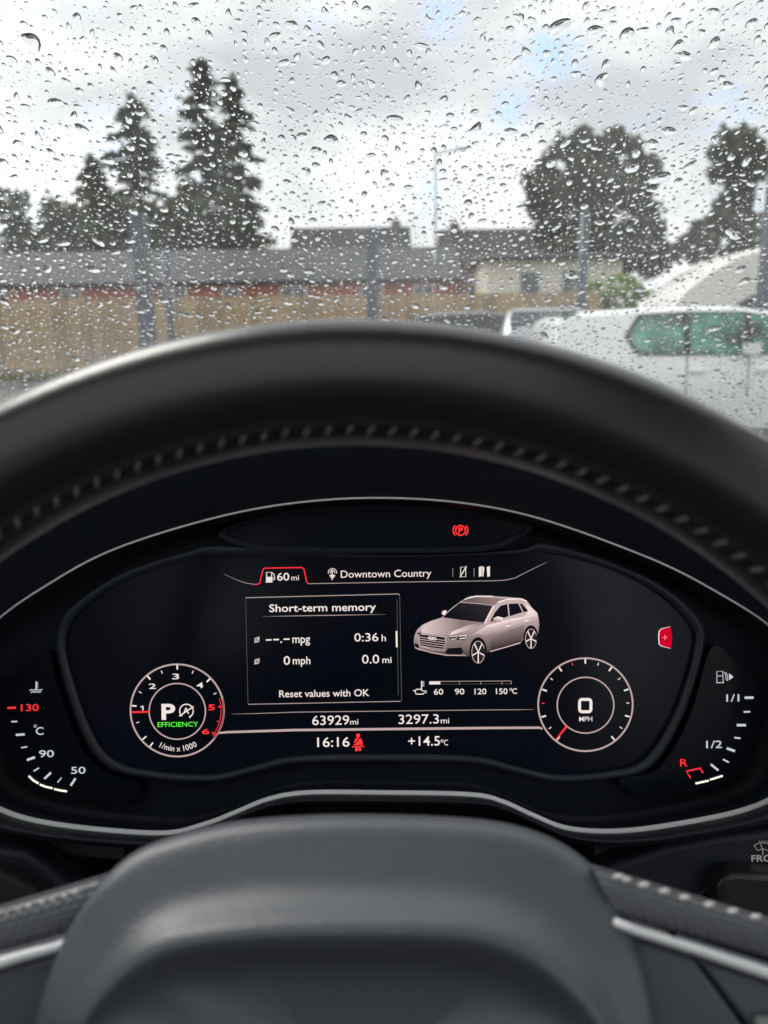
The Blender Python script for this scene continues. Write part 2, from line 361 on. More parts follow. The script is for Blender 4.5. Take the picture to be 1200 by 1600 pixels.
    b.add([cp(*p, H) for p in q((796, 408), (828, 434), (796, 458))], [(0, 1, 2)]); b.build('fuel_pump_icon', L_mark, GR)
    # ---- picture on the display
    z1 = lambda x, y: (340 + x / 4, 860 + y / 4)
    z2 = lambda x, y: (620 + x / 4, 860 + y / 4)
    z3 = lambda x, y: (180 + x / 4, 1020 + y / 4)
    z4 = lambda x, y: (460 + x / 4, 1080 + y / 4)
    z5 = lambda x, y: (760 + x / 4, 1000 + y / 4)
    def tz(z, s, x0, x1, y0, y1, m=L_white, bold=.008, par=D): return text(s, z(x0, 0)[0], z(x1, 0)[0], z(0, y0)[1], z(0, y1)[1], m, par, bold)
    tz(z1, '60', 372, 448, 141, 188); tz(z1, 'mi', 461, 508, 153, 187, bold=0); tz(z1, 'Downtown Country', 770, 1336, 123, 167, bold=.002)
    tz(z1, 'Short-term memory', 323, 990, 334, 380, bold=.012)
    tz(z1, 'mpg', 468, 578, 528, 578); tz(z1, '0:36', 855, 1005, 518, 568, bold=.004); tz(z1, 'h', 1025, 1052, 526, 567, bold=.004)
    tz(z1, '0', 413, 453, 662, 714); tz(z1, 'mph', 470, 580, 664, 711); tz(z1, '0.0', 903, 1010, 653, 706, bold=.004); tz(z1, 'mi', 1030, 1087, 664, 703)
    tz(z1, 'Reset values with OK', 385, 948, 872, 914, bold=.008)
    for x0, x1, y in ((302, 337, 560), (348, 384, 558), (412, 450, 555)): stroke('dash_mark', [z1(x0, y), z1(x1, y - 1)], 2.2, L_white, D)
    stroke('dash_mark', [z1(392, 573), z1(402, 573)], 2.2, L_white, D)
    for y in (559, 694):
        b = MB(); strokes(b, circ(*z1(246, y), 3.4, 3.4, 20), 1.1, .0006, True); strokes(b, [z1(230, y + 19), z1(262, y - 19)], 1.0, .0006); b.build('average_icon', L_white, D)
    stroke('tab_line', [z1(*p) for p in ((230, 212), (256, 211), (264, 203), (282, 122), (292, 111), (528, 107), (540, 117), (556, 196), (568, 208))], 1.7, L_red, D)
    stroke('tab_line', [z1(*p) for p in ((40, 148), (120, 185), (180, 205), (230, 212))], [.4, .7, 1, 1.2], L_dim, D)
    stroke('tab_line', [z1(568, 208)] + [z2(*p) for p in ((0, 198), (600, 190), (680, 186), (740, 172), (800, 141), (880, 101), (940, 72))], [1.2, 1.2, 1.2, 1.2, 1.2, 1, .8, .3], L_dim, D)
    stroke('box_line', [z1(175, 296), z1(1128, 272), z1(1138, 280)], 1.5, L_dim, D); stroke('box_line', [z1(1138, 280), z1(1150, 940), z1(1140, 945)], 1.0, L_dim2, D)
    stroke('box_line', [z1(192, 962), z1(1145, 943)], 1.3, L_dim, D); stroke('box_line', [z1(175, 296), z1(190, 961)], .8, L_dim2, D)
    stroke('box_line', [z1(1121, 305), z1(1129, 905)], .9, L_dim2, D); stroke('scroll_marker', [z1(1118, 504), z1(1120, 605)], 2.8, L_white, D, .0007)
    stroke('box_line', [z1(280, 413), z1(500, 409), z1(800, 404), z1(1050, 400)], [.2, 1.3, 1.3, .2], L_dim, D)
    b = MB(); p = lambda *a: [z1(*i) for i in a]
    strokes(b, p((306, 196), (306, 137), (338, 137), (338, 196)), 1.6, .0006); b.add([cp(*i, .0006) for i in p((304, 165), (340, 165), (340, 196), (304, 196))], [(0, 1, 2, 3)])
    strokes(b, p((300, 198), (344, 198)), 1.2, .0006); strokes(b, p((342, 140), (354, 150), (356, 182), (348, 188), (346, 170)), 1.2, .0006); b.build('fuel_pump_icon', L_white, D)
    b = MB()
    for r_ in (3.6, 6.6): strokes(b, circ(*z1(718, 140), r_, r_, 16, 170, 370), 1.1, .0006)
    strokes(b, p((716, 120), (716, 185)), 1.7, .0006); strokes(b, p((700, 158), (734, 158)), 2.4, .0006); strokes(b, p((706, 168), (728, 168)), 1.6, .0006); b.build('radio_icon', L_white, D)
    for x in (350, 483): stroke('divider', [z2(x, 112), z2(x, 165)], .8, L_dim, D)
    b = MB(); p = lambda *a: [z2(*i) for i in a]
    strokes(b, p((399, 104), (431, 104), (431, 165), (399, 165)), 1.2, .0006, True); strokes(b, p((395, 168), (436, 98)), 1.5, .0006); b.build('phone_icon', L_white, D)
    b = MB()
    for q_ in (((513, 104), (530, 98), (530, 160), (513, 166)), ((534, 98), (546, 104), (546, 120), (540, 166), (534, 160)), ((562, 104), (582, 98), (582, 162), (566, 166))): b.add([cp(*i, .0006) for i in p(*q_)], [list(range(len(q_)))])
    b.build('map_icon', L_white, D)
    # oil temperature bar
    stroke('oil_bar', [z2(203, 819), z2(715, 816)], 1.0, L_dim, D); stroke('oil_bar', [z2(272, 837), z2(715, 833)], .6, L_dim2, D)
    stroke('oil_bar', [z2(203, 829), z2(272, 828)], 4.5, L_white, D)
    for x in (392, 525, 657, 714): stroke('tick_mark', [z2(x, 818), z2(x, 838)], 1.1, L_dim, D)
    tz(z2, '60', 232, 290, 866, 901); tz(z2, '90', 363, 422, 865, 900); tz(z2, '120', 486, 560, 864, 899); tz(z2, '150', 620, 692, 863, 898); tz(z2, 'C', 722, 752, 863, 896)
    stroke('degree_mark', circ(*z2(713, 869), 1.7, 1.7, 16), .9, L_white, D, .0006, True)
    b = MB(); strokes(b, p((112, 872), (120, 898), (165, 898), (184, 876), (160, 878), (150, 868), (122, 868), (118, 878), (102, 876)), 1.5, .0006); strokes(b, p((155, 816), (155, 868)), 1.7, .0006)
    for y in (822, 834, 846): strokes(b, p((158, y), (172, y)), 1.1, .0006)
    strokes(b, p((184, 884), (185, 892)), 1.3, .0006); b.build('oil_can_icon', L_white, D)
    # bottom lines and readings
    stroke('divider', [z3(725, 383), z3(900, 379), z4(0, 131), z4(1200, 117), z5(200, 436), z5(300, 434)], [.3, 1, 1.2, 1.2, 1, .3], L_dim, D)
    stroke('divider', [z3(640, 502), z3(700, 496), z4(0, 243), z4(1200, 230), z5(330, 548), z5(350, 555)], [3, 3.6, 3.8, 3.8, 3.6, 3], L_ring, D)
    tz(z4, '63929', 112, 343, 153, 210, bold=.002); tz(z4, 'mi', 349, 400, 174, 208, bold=.002); tz(z4, '3297.3', 651, 903, 146, 203, bold=.002); tz(z4, 'mi', 915, 967, 166, 201, bold=.002)
    tz(z4, '16:16', 143, 345, 289, 347, bold=.006); tz(z4, '+14.5', 711, 910, 283, 340, bold=.006); tz(z4, 'C', 936, 960, 304, 338, bold=.0)
    stroke('degree_mark', circ(*z4(923, 311), 1.9, 1.9, 16), .9, L_white, D, .0006, True)
    b = MB(); p = lambda *a: [z4(*i) for i in a]
    b.add([cp(*i, .0006) for i in circ(*z4(398, 277), 3.0, 3.0, 16)], [list(range(16))])
    for q_ in (((384, 293), (412, 290), (424, 312), (426, 334), (372, 338), (374, 314)), ((358, 352), (370, 340), (428, 337), (440, 350), (418, 345), (382, 347)), ((382, 349), (397, 349), (396, 374), (380, 374)), ((402, 349), (417, 347), (417, 372), (403, 374))): b.add([cp(*i, .0006) for i in p(*q_)], [list(range(len(q_)))])
    o = b.build('seat_belt_icon', L_redb, D); stroke('belt_mark', [z4(374, 330), z4(418, 284)], 1.9, lit('dark_red', (.05, 0, .003)), o, .0009); stroke('belt_mark', [z4(362, 341), z4(436, 338)], 1.2, lit('dark_red', (.05, 0, .003)), o, .0009); stroke('belt_mark', [z4(400, 348), z4(400, 374)], 1.2, lit('dark_red', (.05, 0, .003)), o, .0009)
    # tachometer and speedometer dials
    def ticks(par, c, ang, r0, r1, wd, m): 
        a = math.radians(ang); stroke('tick_mark', [(c[0] + r * math.cos(a), c[1] - r * math.sin(a)) for r in (r0, r1)], wd, m, par, .0008)
    def dial(name, c, r1, r2):
        t = stroke(name, circ(*c, r1, r1 * .985, 96), 3.0, L_ring, D, .0007, True)
        return t
    c = (276.9, 1110); T = stroke('tachometer_ring', circ(*c, 73, 72, 96), 2.6, L_ring, D, .0007, True); stroke('inner_ring', circ(277, 1111.5, 44, 43.6, 72), 2.0, L_ring, D, .0007, True)
    for a in (90, 131, 174, 44): ticks(D, c, a, 64, 71.5, 2.4, L_white)
    for a in (112, 154, 68, 24, 197, ): ticks(D, c, a, 62, 67, 1.3, L_white)
    for a in (220, 233): ticks(D, c, a, 63, 71, 2.2, L_white)
    for a in (5, -32): ticks(D, c, a, 64, 71, 2.0, L_red)
    ticks(D, c, -15, 64, 69, 1.3, L_red)
    stroke('red_zone', circ(*c, 68.5, 68, 24, -16, 36), 1.0, L_red, D, .0008); stroke('red_zone', circ(*c, 73, 72, 24, -14, 38), 1.7, lit('deep_red', (.4, .015, .03)), D, .00085)
    stroke('needle', [(205, 1112.8), (234, 1112.2)], 2.6, L_red, D, .0012)
    stroke('lettering', [z3(158, 340), z3(172, 333)], 1.3, L_white, D, .0006); stroke('lettering', [z3(173, 331), z3(173, 361)], 1.9, L_white, D, .00065)
    def t3(s, x0, x1, y0, y1, m=L_white, bold=.008): tz(z3, s, x0, x1, y0, y1, m, bold)
    t3('3', 356, 400, 131, 165); t3('2', 210, 255, 193, 225); t3('4', 508, 551, 186, 220); t3('5', 582, 622, 324, 358, L_redb); t3('6', 543, 588, 477, 508, L_redb)
    t3('P', 290, 376, 323, 415, bold=.03); t3('EFFICIENCY', 265, 518, 433, 462, L_green, .004); t3('A', 424, 462, 343, 381, bold=.015)
    b = MB(); strokes(b, circ(*z3(445, 364), 10.6, 10.6, 24, 130, 350), 1.7, .0006); strokes(b, circ(*z3(445, 364), 10.6, 10.6, 10, -5, 65), 1.7, .0006); strokes(b, [z3(400, 395), z3(490, 336)], 1.8, .0007); b.add([cp(*z3(*i), .0006) for i in ((462, 395), (482, 388), (466, 410))], [(0, 1, 2)]); b.build('engine_stop_icon', L_white, D)
    # "1/min x 1000" follows the ring: each character turned to the arc
    s = '1/min x 1000'; wts = [.7, .6, 1.15, .4, .8, .45, .75, .45, .7, .9, .9, .9]; tot = sum(wts); acc = 0
    for ch, wt in zip(s, wts):
        u = (acc + wt / 2) / tot; acc += wt
        if ch == ' ': continue
        a = math.radians(118 - u * 58); rr = 64
        vs, fs = glyphs(ch, .004); a_, b_ = min(v[0] for v in vs), max(v[0] for v in vs)
        q = cp(c[0] + rr * math.cos(a), c[1] + rr * math.sin(a), .0006); k = PX; tx = math.pi / 2 - a
        xr = R0 * math.cos(tx) + U0 * math.sin(tx); yr = U0 * math.cos(tx) - R0 * math.sin(tx)
        mk('lettering', [q + xr * ((v[0] - (a_ + b_) / 2) * 11.5 * k) + yr * (v[1] * 12.5 * k) for v in vs], fs, L_white, D)
    c = (914.8, 1101); stroke('speedometer_ring', circ(*c, 73.8, 72.6, 96), 2.6, L_ring, D, .0007, True); stroke('inner_ring', circ(914.9, 1101.9, 44.2, 43.6, 72), 2.0, L_ring, D, .0007, True)
    for k in range(9): ticks(D, c, 231 - 2 * k * 17.6 if k else 231, 64, 71.5, 2.4, L_white)
    for k in range(8): ticks(D, c, 231 - (2 * k + 1) * 17.6, 64, 68.5, 1.4, L_white if k not in (1, 3) else L_red)
    stroke('needle', [z5(503, 538), z5(432, 627)], [3.6, 1.8], L_red, D, .0012)
    b = MB(); rr_ = [(x, y) for x, y in crom([(0, -11.9), (7, -11.9), (10.6, -9), (11.1, 0), (10.6, 9), (7, 11.9), (0, 11.9), (-7, 11.9), (-10.6, 9), (-11.1, 0), (-10.6, -9), (-7, -11.9)], 4)]
    o_ = z5(618, 410); strokes(b, [(o_[0] + x * .80, o_[1] + y * .80) for x, y in rr_], 4.6, .0006, True); b.build('lettering', L_white, D)
    tz(z5, 'MPH', 580, 662, 479, 508, bold=.004)
    # red shift prompt at the edge of the display
    o = poly('shift_prompt', [z7(*i) for i in ((310, 108), (388, 84), (402, 160), (392, 237), (310, 213), (305, 160))], lit('prompt_red', (.50, .0, .02)), D)
    stroke('prompt_edge', [z7(*i) for i in ((388, 84), (326, 100), (311, 116), (307, 160), (311, 208), (326, 220), (392, 237))], [.5, 1.2, 1.6, 1.6, 1.5, 1.1, .5], L_white, o, .0008)
    b = MB(); strokes(b, [z7(334, 160), z7(368, 160)], 1, .0008); strokes(b, [z7(351, 142), z7(351, 178)], 1, .0008); b.build('plus_mark', lit('prompt_pink', (1, .25, .25)), o)
    # picture of the car
    vm = bpy.data.materials.new('display_picture'); vm.use_nodes = True; nt = vm.node_tree; nt.nodes.clear()
    at_ = nt.nodes.new('ShaderNodeVertexColor'); at_.layer_name = 'Col'; e_ = nt.nodes.new('ShaderNodeEmission'); e_.inputs[1].default_value = .92; oo = nt.nodes.new('ShaderNodeOutputMaterial')
    nt.links.new(at_.outputs[0], e_.inputs[0]); nt.links.new(e_.outputs[0], oo.inputs[0])
    hh = [.0006]; root = [None]
    def pic(name, pts, c0, c1=None, g0=None, g1=None, smooth=0):
        if smooth: pts = crom(pts, smooth)
        hh[0] += .00004
        o = mk(name, [cp(*z2(*p), hh[0]) for p in pts], [list(range(len(pts)))], vm, root[0] or D)
        import bmesh
        bm = bmesh.new(); bm.from_mesh(o.data); bmesh.ops.triangulate(bm, faces=bm.faces[:])
        if c1:
            bmesh.ops.subdivide_edges(bm, edges=bm.edges[:], cuts=5, use_grid_fill=True)
        bm.to_mesh(o.data); bm.free()
        Lo = origin(D); pts = []
        for v in o.data.vertices:
            d_ = v.co + Lo - CAM; dz = d_.dot(FW); pts.append(((600 + FPX * d_.dot(RT) / dz - 620) * 4, (800 - FPX * d_.dot(UP) / dz - 860) * 4))
        at = o.data.color_attributes.new('Col', 'FLOAT_COLOR', 'POINT')
        for i, q in enumerate(pts):
            t = 0
            if c1: d = (g1[0] - g0[0], g1[1] - g0[1]); t = min(1, max(0, ((q[0] - g0[0]) * d[0] + (q[1] - g0[1]) * d[1]) / (d[0] ** 2 + d[1] ** 2)))
            cc = [a * (1 - t) + b * t for a, b in zip(c0, c1 or c0)]; at.data[i].color = (*cc, 1)
        if root[0] is None: root[0] = D
        return o
    def pline(name, pts, wd, c0):
        hh[0] += .00004; o = stroke(name, [z2(*p) for p in pts], wd, lit('pic_%d_%d_%d' % tuple(int(100 * q) for q in c0), c0), D, hh[0]); return o
    HI, MD, LO, DK = (.78, .62, .60), (.22, .16, .155), (.035, .024, .025), (.006, .006, .010)
    pic('picture_body', [(106, 575), (110, 535), (125, 498), (160, 465), (215, 440), (280, 420), (300, 400), (350, 355), (400, 318), (440, 297), (500, 285), (600, 286), (720, 294), (790, 301), (818, 320), (842, 356), (876, 388), (886, 425), (890, 470), (884, 520), (868, 560), (840, 585), (790, 560), (770, 585), (580, 634), (540, 645), (440, 664), (310, 660), (130, 622), (112, 605)], (.50, .38, .365), (.06, .043, .043), (500, 440), (520, 630))
    pic('picture_roof', [(398, 322), (440, 303), (500, 292), (600, 294), (715, 303), (645, 318), (604, 344), (500, 330)], (.11, .08, .077), (.30, .21, .20), (420, 330), (700, 300))
    pic('picture_rear_quarter', [(800, 325), (842, 358), (876, 392), (800, 410), (822, 380)], HI)
    pic('picture_windscreen', [(394, 326), (500, 334), (600, 346), (572, 400), (546, 452), (440, 440), (285, 419), (345, 366)], DK, (.02, .017, .02), (400, 440), (480, 330))
    pic('picture_window', [(583, 446), (612, 388), (650, 345), (690, 336), (698, 412), (640, 430)], DK)
    pic('picture_window', [(699, 334), (758, 331), (786, 386), (706, 411)], DK)
    pic('picture_window', [(768, 332), (784, 335), (820, 379), (793, 386)], DK)
    pic('picture_bonnet', [(285, 421), (440, 441), (545, 454), (450, 484), (330, 530), (230, 524), (150, 512), (165, 472), (215, 442)], (.66, .52, .50), (.22, .16, .155), (150, 470), (400, 470))
    pic('picture_bonnet', [(545, 456), (440, 500), (325, 532), (350, 505), (440, 470), (500, 455)], HI, MD, (340, 520), (540, 460))
    pic('picture_side', [(470, 530), (560, 468), (700, 428), (880, 398), (888, 440), (800, 460), (700, 500), (590, 560), (560, 540), (510, 520)], HI, MD, (640, 440), (660, 520))
    pic('picture_side', [(585, 560), (700, 500), (800, 465), (790, 540), (770, 578), (590, 628)], MD, LO, (660, 510), (680, 600))
    pic('picture_grille', [(138, 523), (220, 530), (300, 542), (308, 578), (294, 628), (220, 618), (150, 600), (142, 565)], DK)
    for i in range(5): pline('picture_grille_bar', [(144 + i * 2, 541 + i * 14), (220, 552 + i * 14.5), (304 - i, 563 + i * 14)], 1.2, (.42, .32, .31))
    pline('picture_grille_frame', [(138, 523), (220, 530), (300, 542), (308, 578), (294, 628), (220, 618), (150, 600), (142, 565), (138, 523)], 1.0, (.55, .43, .41))
    for i in range(4): pline('picture_emblem', circ(204 + i * 11.5, 547 + i * 1.5, 7, 8.5, 16) + [(211 + i * 11.5, 547 + i * 1.5)], .8, (.85, .75, .73))
    pic('picture_front', [(112, 560), (140, 600), (150, 612), (295, 640), (310, 600), (400, 596), (440, 570), (462, 560), (455, 650), (310, 660), (130, 622), (112, 605)], (.30, .215, .20), (.09, .062, .06), (300, 570), (310, 660))
    pic('picture_headlight', [(322, 536), (400, 528), (446, 526), (440, 546), (420, 560), (334, 560)], (.04, .03, .03)); pline('picture_headlight', [(330, 540), (380, 534), (370, 552), (338, 556)], 1.1, (.75, .62, .60)); pline('picture_headlight', [(385, 536), (440, 531), (428, 548), (392, 552)], 1.3, (.9, .8, .78))
    pic('picture_headlight', [(120, 522), (128, 500), (156, 508), (148, 530)], (.07, .05, .05)); pline('picture_headlight', [(124, 520), (134, 505), (150, 512)], 1.0, (.7, .58, .56))
    pic('picture_bumper', [(300, 642), (318, 612), (404, 606), (416, 634), (400, 654), (340, 654)], DK); pic('picture_bumper', [(110, 575), (135, 590), (140, 618), (114, 602)], DK)
    pline('picture_bumper', [(112, 608), (220, 640), (310, 655), (430, 655)], 1.3, (.5, .38, .36))
    for cx_, cy2, rx, ry in ((508, 630, 54, 88), (838, 546, 47, 78)):
        pic('picture_wheel', circ(cx_, cy2, rx, ry, 32), DK)
        pic('picture_wheel', circ(cx_ + 1, cy2 + 6, rx * .80, ry * .80, 32), (.02, .015, .016)); pline('picture_wheel', circ(cx_ + 1, cy2 + 6, rx * .74, ry * .78, 32, 20, 340), .8, (.55, .45, .43))
        for k in range(5):
            a = math.radians(72 * k + 18); pline('picture_spoke', [(cx_ + 1, cy2 + 6), (cx_ + 1 + rx * .74 * math.cos(a), cy2 + 6 + ry * .74 * math.sin(a))], [1.3, 1.9], (.80, .68, .66))
    pline('picture_sill', [(585, 632), (680, 605), (774, 576)], 1.3, (.62, .48, .46)); pline('picture_crease', [(560, 478), (700, 440), (800, 420), (878, 396)], .7, (.9, .74, .70))
    pline('picture_rail', [(425, 306), (460, 292), (500, 286), (600, 287)], 1.4, (.9, .74, .70)); pline('picture_rail', [(632, 324), (690, 306), (770, 302), (812, 318)], 1.6, (.9, .74, .70)); pline('picture_pillar', [(604, 348), (575, 405), (550, 455)], 2.6, (.75, .58, .55))
    pic('picture_mirror', [(600, 448), (604, 424), (630, 412), (662, 420), (668, 434), (650, 446), (620, 450)], (.92, .78, .74), MD, (640, 412), (630, 452)); pic('picture_mirror', [(280, 398), (286, 380), (306, 374), (314, 380), (298, 404)], (.85, .70, .66))
    for hx, hy in ((698, 472), (810, 440)): pline('picture_handle', [(hx - 14, hy + 3), (hx + 14, hy - 4)], 1.3, (.95, .80, .76))
    pline('picture_door_line', [(700, 428), (712, 500), (700, 590)], .5, (.05, .035, .035))
    # hood of the cluster: rolls back from the trim ring
    return rp
RP = build_cluster()

# ------------------------------------------------------------------ dashboard
def build_dash():
    D = empty('dashboard', (CX, .7, .55)); tag(D, 'black moulded dashboard with cowl around the instrument cluster', 'dashboard')
    cx, cy_ = 600, 1045
    def s_(p, sx, sy, dy=0): return (cx + (p[0] - cx) * sx, cy_ + (p[1] - cy_) * sy + dy)
    b = MB(); rings = []
    for sx, dy, sb, h in ((.995, -2, .995, .016), (1.004, 3, 1.008, .024), (1.015, 30, 1.02, .030), (1.03, 70, 1.04, .040), (1.05, 108, 1.06, .048), (1.06, 122, 1.07, .046), (1.065, 128, 1.08, .036), (1.065, 130, 1.09, .01), (1.065, 130, 1.09, -.06), (1.06, 128, 1.09, -.12)):
        q = []
        for p in RP:
            w_ = min(1, max(0, (1150 - p[1]) / 220)); w_ = w_ * w_ * (3 - 2 * w_)
            q.append(cp(cx + (p[0] - cx) * sx, (cy_ + (p[1] - cy_) * (sb if p[1] > cy_ else 1)) - dy * w_, h))
        rings.append(q)
    b.loft(rings, caps=False); b.build('cowl', M_dash, D, smooth=True)
    # dash top out to the windscreen
    pr = [(.50, 1.085), (.62, 1.10), (.80, 1.10), (1.0, 1.06), (1.15, 1.0)]
    b = MB(); b.loft([[V((x, y, z)) for x in (CX - .93, CX + .93)] for y, z in pr] + [[V((x, y, z)) for x in (CX - .93, CX + .93)] for y, z in ((1.15, .9), (.5, .9))], closed=True, caps=False); b.build('dash_top', M_dash, D)
    MB().box((CX, .60, .66), (1.84, .10, .52)).build('dash_front', M_dash, D)
    # lower fascia
    def panel(name, pts, h, th, m=M_dash):
        o = MB().prism([cp(x, y, h) for x, y in pts], FW * th).build(name, m, D)
        bv = o.modifiers.new('bevel', 'BEVEL'); bv.width = .0015; bv.segments = 3; bv.limit_method = 'ANGLE'; shade_auto(o, 50); return o
    panel('fascia_strip', [(-260, 1262), (0, 1296), (100, 1312), (193, 1322), (193, 1346), (100, 1338), (0, 1322), (-260, 1296)], .006, .02, M_bezel)
    panel('fascia_strip', [(930, 1318), (990, 1316), (992, 1336), (930, 1345)], .004, .02, M_bezel); panel('fascia_strip', [(998, 1315), (1100, 1300), (1200, 1278), (1450, 1215), (1450, 1260), (1200, 1310), (1100, 1326), (998, 1338)], .006, .02, M_bezel)
    panel('lower_fascia', [(-500, 1260), (1700, 1260), (1700, 2300), (-500, 2300)], -.05, .02, M_matt)
    # column shroud behind the wheel
    panel('column_shroud', [(200, 1370), (320, 1335), (840, 1335), (940, 1370), (990, 1440), (990, 1900), (150, 1900), (150, 1440)], .01, .03, M_matt)
    panel('knee_panel', [(-400, 1322), (0, 1345), (60, 1368), (118, 1400), (118, 1800), (-400, 1800)], .02, .03, M_dash)
build_dash()

# ------------------------------------------------------------------ steering wheel
WT = math.radians(22)
SN = V((0, -math.cos(WT), math.sin(WT)))             # towards the driver
SE = V((0, math.sin(WT), math.cos(WT)))              # up in the wheel's plane
SC = V((-.0096, .1363, 1.1292))
SR, ST, SA = .1702, .0153, .0180                     # ring radius, half width, half depth
def wp(px, py, h=0): return on_plane(px, py, SC + SN * h, SN)
def build_wheel():
    W = empty('steering_wheel', SC); tag(W, 'black leather steering wheel with grey stitching and smooth centre cover', 'steering wheel')
    n, k = 180, 40; rings = []
    def sec(phi, q=.82):
        c, s = math.cos(phi), math.sin(phi)
        return math.copysign(abs(c) ** q, c) * ST, math.copysign(abs(s) ** q, s) * SA
    def pt(th, phi, g=1.0):
        a, d = sec(phi); return SC + (R0 * math.cos(th) + SE * math.sin(th)) * (SR + a * g) + SN * d * g
    b = MB(); b.loft([[pt(2 * math.pi * i / n, 2 * math.pi * j / k) for j in range(k)] for i in range(n)], closed=True)
    b.build('rim', M_leather, W, smooth=True)
    # seam and stitches round the inside of the rim
    phs = math.radians(158)
    b = MB(); b.tube([pt(2 * math.pi * i / n, phs + .12, 1.0) for i in range(n)], .0006, 6, closed=True); b.build('seam', M_rubber, W, smooth=True)
    proto = None; N_ = 183
    for i in range(N_):
        th = 2 * math.pi * (i + .5) / N_
        er = R0 * math.cos(th) + SE * math.sin(th); et = SE * math.cos(th) - R0 * math.sin(th)
        if proto is None:
            b = MB(); rr = [.0002, .0005, .0006, .0005, .0002]
            b.tube([V((x, 0, .0004 - abs(x) * .12)) for x in (-.0020, -.0014, 0, .0014, .0020)], rr, 6)
            proto = b.build('stitch', M_thread, W, smooth=True); o = proto; proto.data.transform(Matrix.Translation(origin(W)))
        else:
            o = proto.copy(); col.objects.link(o); o.parent = W
        p = pt(th, phs, 1.0) - SC; nrm = (SN * .62 - er * .78).normalized()
        ax = (et * .45 + nrm.cross(et) * .8); ax.normalize(); ay = nrm.cross(ax)
        o.matrix_local = Matrix(((ax.x, ay.x, nrm.x, p.x), (ax.y, ay.y, nrm.y, p.y), (ax.z, ay.z, nrm.z, p.z), (0, 0, 0, 1)))
    # centre cover: outlines given on the wheel's plane
    oc = (537, 1725)
    outer = [(537, 1272), (700, 1276), (800, 1288), (880, 1318), (940, 1368), (978, 1430), (1004, 1500), (1024, 1600), (1035, 1725), (1020, 1850), (960, 1990), (840, 2080), (537, 2120), (235, 2080), (115, 1990), (50, 1850), (38, 1725), (55, 1600), (85, 1500), (118, 1430), (160, 1375), (215, 1328), (290, 1300), (390, 1280)]
    inner = [(537, 1492), (640, 1492), (715, 1496), (775, 1508), (830, 1534), (875, 1566), (905, 1594), (940, 1640), (960, 1725), (950, 1830), (900, 1930), (800, 2000), (537, 2030), (275, 2000), (175, 1930), (120, 1830), (105, 1725), (125, 1640), (150, 1598), (180, 1566), (225, 1530), (280, 1508), (350, 1498), (430, 1493)]
    op, ip = crom(outer, 6), crom(inner, 6)
    def mixp(t): return [(a * (1 - t) + c * t, b_ * (1 - t) + d * t) for (a, b_), (c, d) in zip(op, ip)]
    def scl(P, s): return [(oc[0] + (x - oc[0]) * s, oc[1] + (y - oc[1]) * s) for x, y in P]
    rings = []
    for P, h in ((op, -.048), (op, -.034), (mixp(.03), -.0295), (mixp(.10), -.0265), (mixp(.22), -.0238), (mixp(.36), -.0210), (mixp(.50), -.0180), (mixp(.62), -.0135), (mixp(.72), -.0085), (mixp(.80), -.0055), (mixp(.87), -.0045), (mixp(.93), -.0062), (ip, -.0105), (scl(ip, .94), -.0150), (scl(ip, .86), -.0172), (scl(ip, .7), -.0180), (scl(ip, .4), -.0175), (scl(ip, .05), -.0175)):
        row = []
        for (x, y), (a0, b0), (a1, b1) in zip(P, op, ip):
            g = min(1, math.hypot(a0 - a1, b0 - b1) / 215); hc = -.0045
            hk = h if h > -.005 else (hc + (h - hc) * (.12 + .88 * g * g))
            row.append(on_plane(x, y, SC + SN * hk, SN))
        rings.append(row)
    b = MB(); b.loft(rings, caps=False); b.f.append(list(range((len(rings) - 1) * len(op), len(rings) * len(op))))
    o = b.build('centre_cover', M_hub, W, smooth=True); s = o.modifiers.new('s', 'SUBSURF'); s.levels = s.render_levels = 1
    # spokes: grained pads, satin strips, switch panels
    M_pad = mat('grained_pad', (.13, .136, .148), .34, spec=.7)
    def pad(tl, tr, bl, br, nu, nv, h, bump):
        V_, F_ = [], []
        for j in range(nv + 1):
            for i in range(nu + 1):
                u, v = i / nu, j / nv
                x = (tl[0] * (1 - u) + tr[0] * u) * (1 - v) + (bl[0] * (1 - u) + br[0] * u) * v
                y = (tl[1] * (1 - u) + tr[1] * u) * (1 - v) + (bl[1] * (1 - u) + br[1] * u) * v
                z = h - .003 * (2 * v - 1) ** 2 + (bump if (i % 2 and j % 2) else 0)
                V_.append(wp(x, y, h) + SN * (z - h))
        for j in range(nv):
            for i in range(nu):
                a = j * (nu + 1) + i; F_.append((a, a + 1, a + nu + 2, a + nu + 1))
        n0 = len(V_); bd = [i for i in range(nu + 1)] + [(j + 1) * (nu + 1) - 1 + 0 for j in range(1, nv + 1)] + [nv * (nu + 1) + i for i in range(nu - 1, -1, -1)] + [j * (nu + 1) for j in range(nv - 1, 0, -1)]
        V_ += [V_[i] - SN * .004 for i in bd]; m = len(bd)
        F_ += [(bd[i], bd[(i + 1) % m], n0 + (i + 1) % m, n0 + i) for i in range(m)]
        o = mk('spoke_pad', V_, F_, M_pad, W, smooth=True); s = o.modifiers.new('s', 'SUBSURF'); s.levels = s.render_levels = 1; return o
    pad((930, 1362), (1420, 1508), (960, 1432), (1420, 1562), 56, 12, -.022, .0042)
    pad((160, 1376), (-330, 1522), (120, 1456), (-330, 1585), 56, 12, -.022, .0042)
    st = [(966, 1368), (977, 1373), (1006, 1381), (1038, 1391), (1069, 1401), (1108, 1412), (1145, 1422), (1181, 1431)]
    def thread(x, y, dx, dy):
        b = MB(); b.tube([wp(x + dx * t, y + dy * t, -.0255 + .0022 * (1 - t * t) + .0005) for t in (-1, -.6, 0, .6, 1)], [.0003, .0007, .0008, .0007, .0003], 7); b.build('stitch', mat('pale_thread', (.75, .74, .70), .6), W, smooth=True)
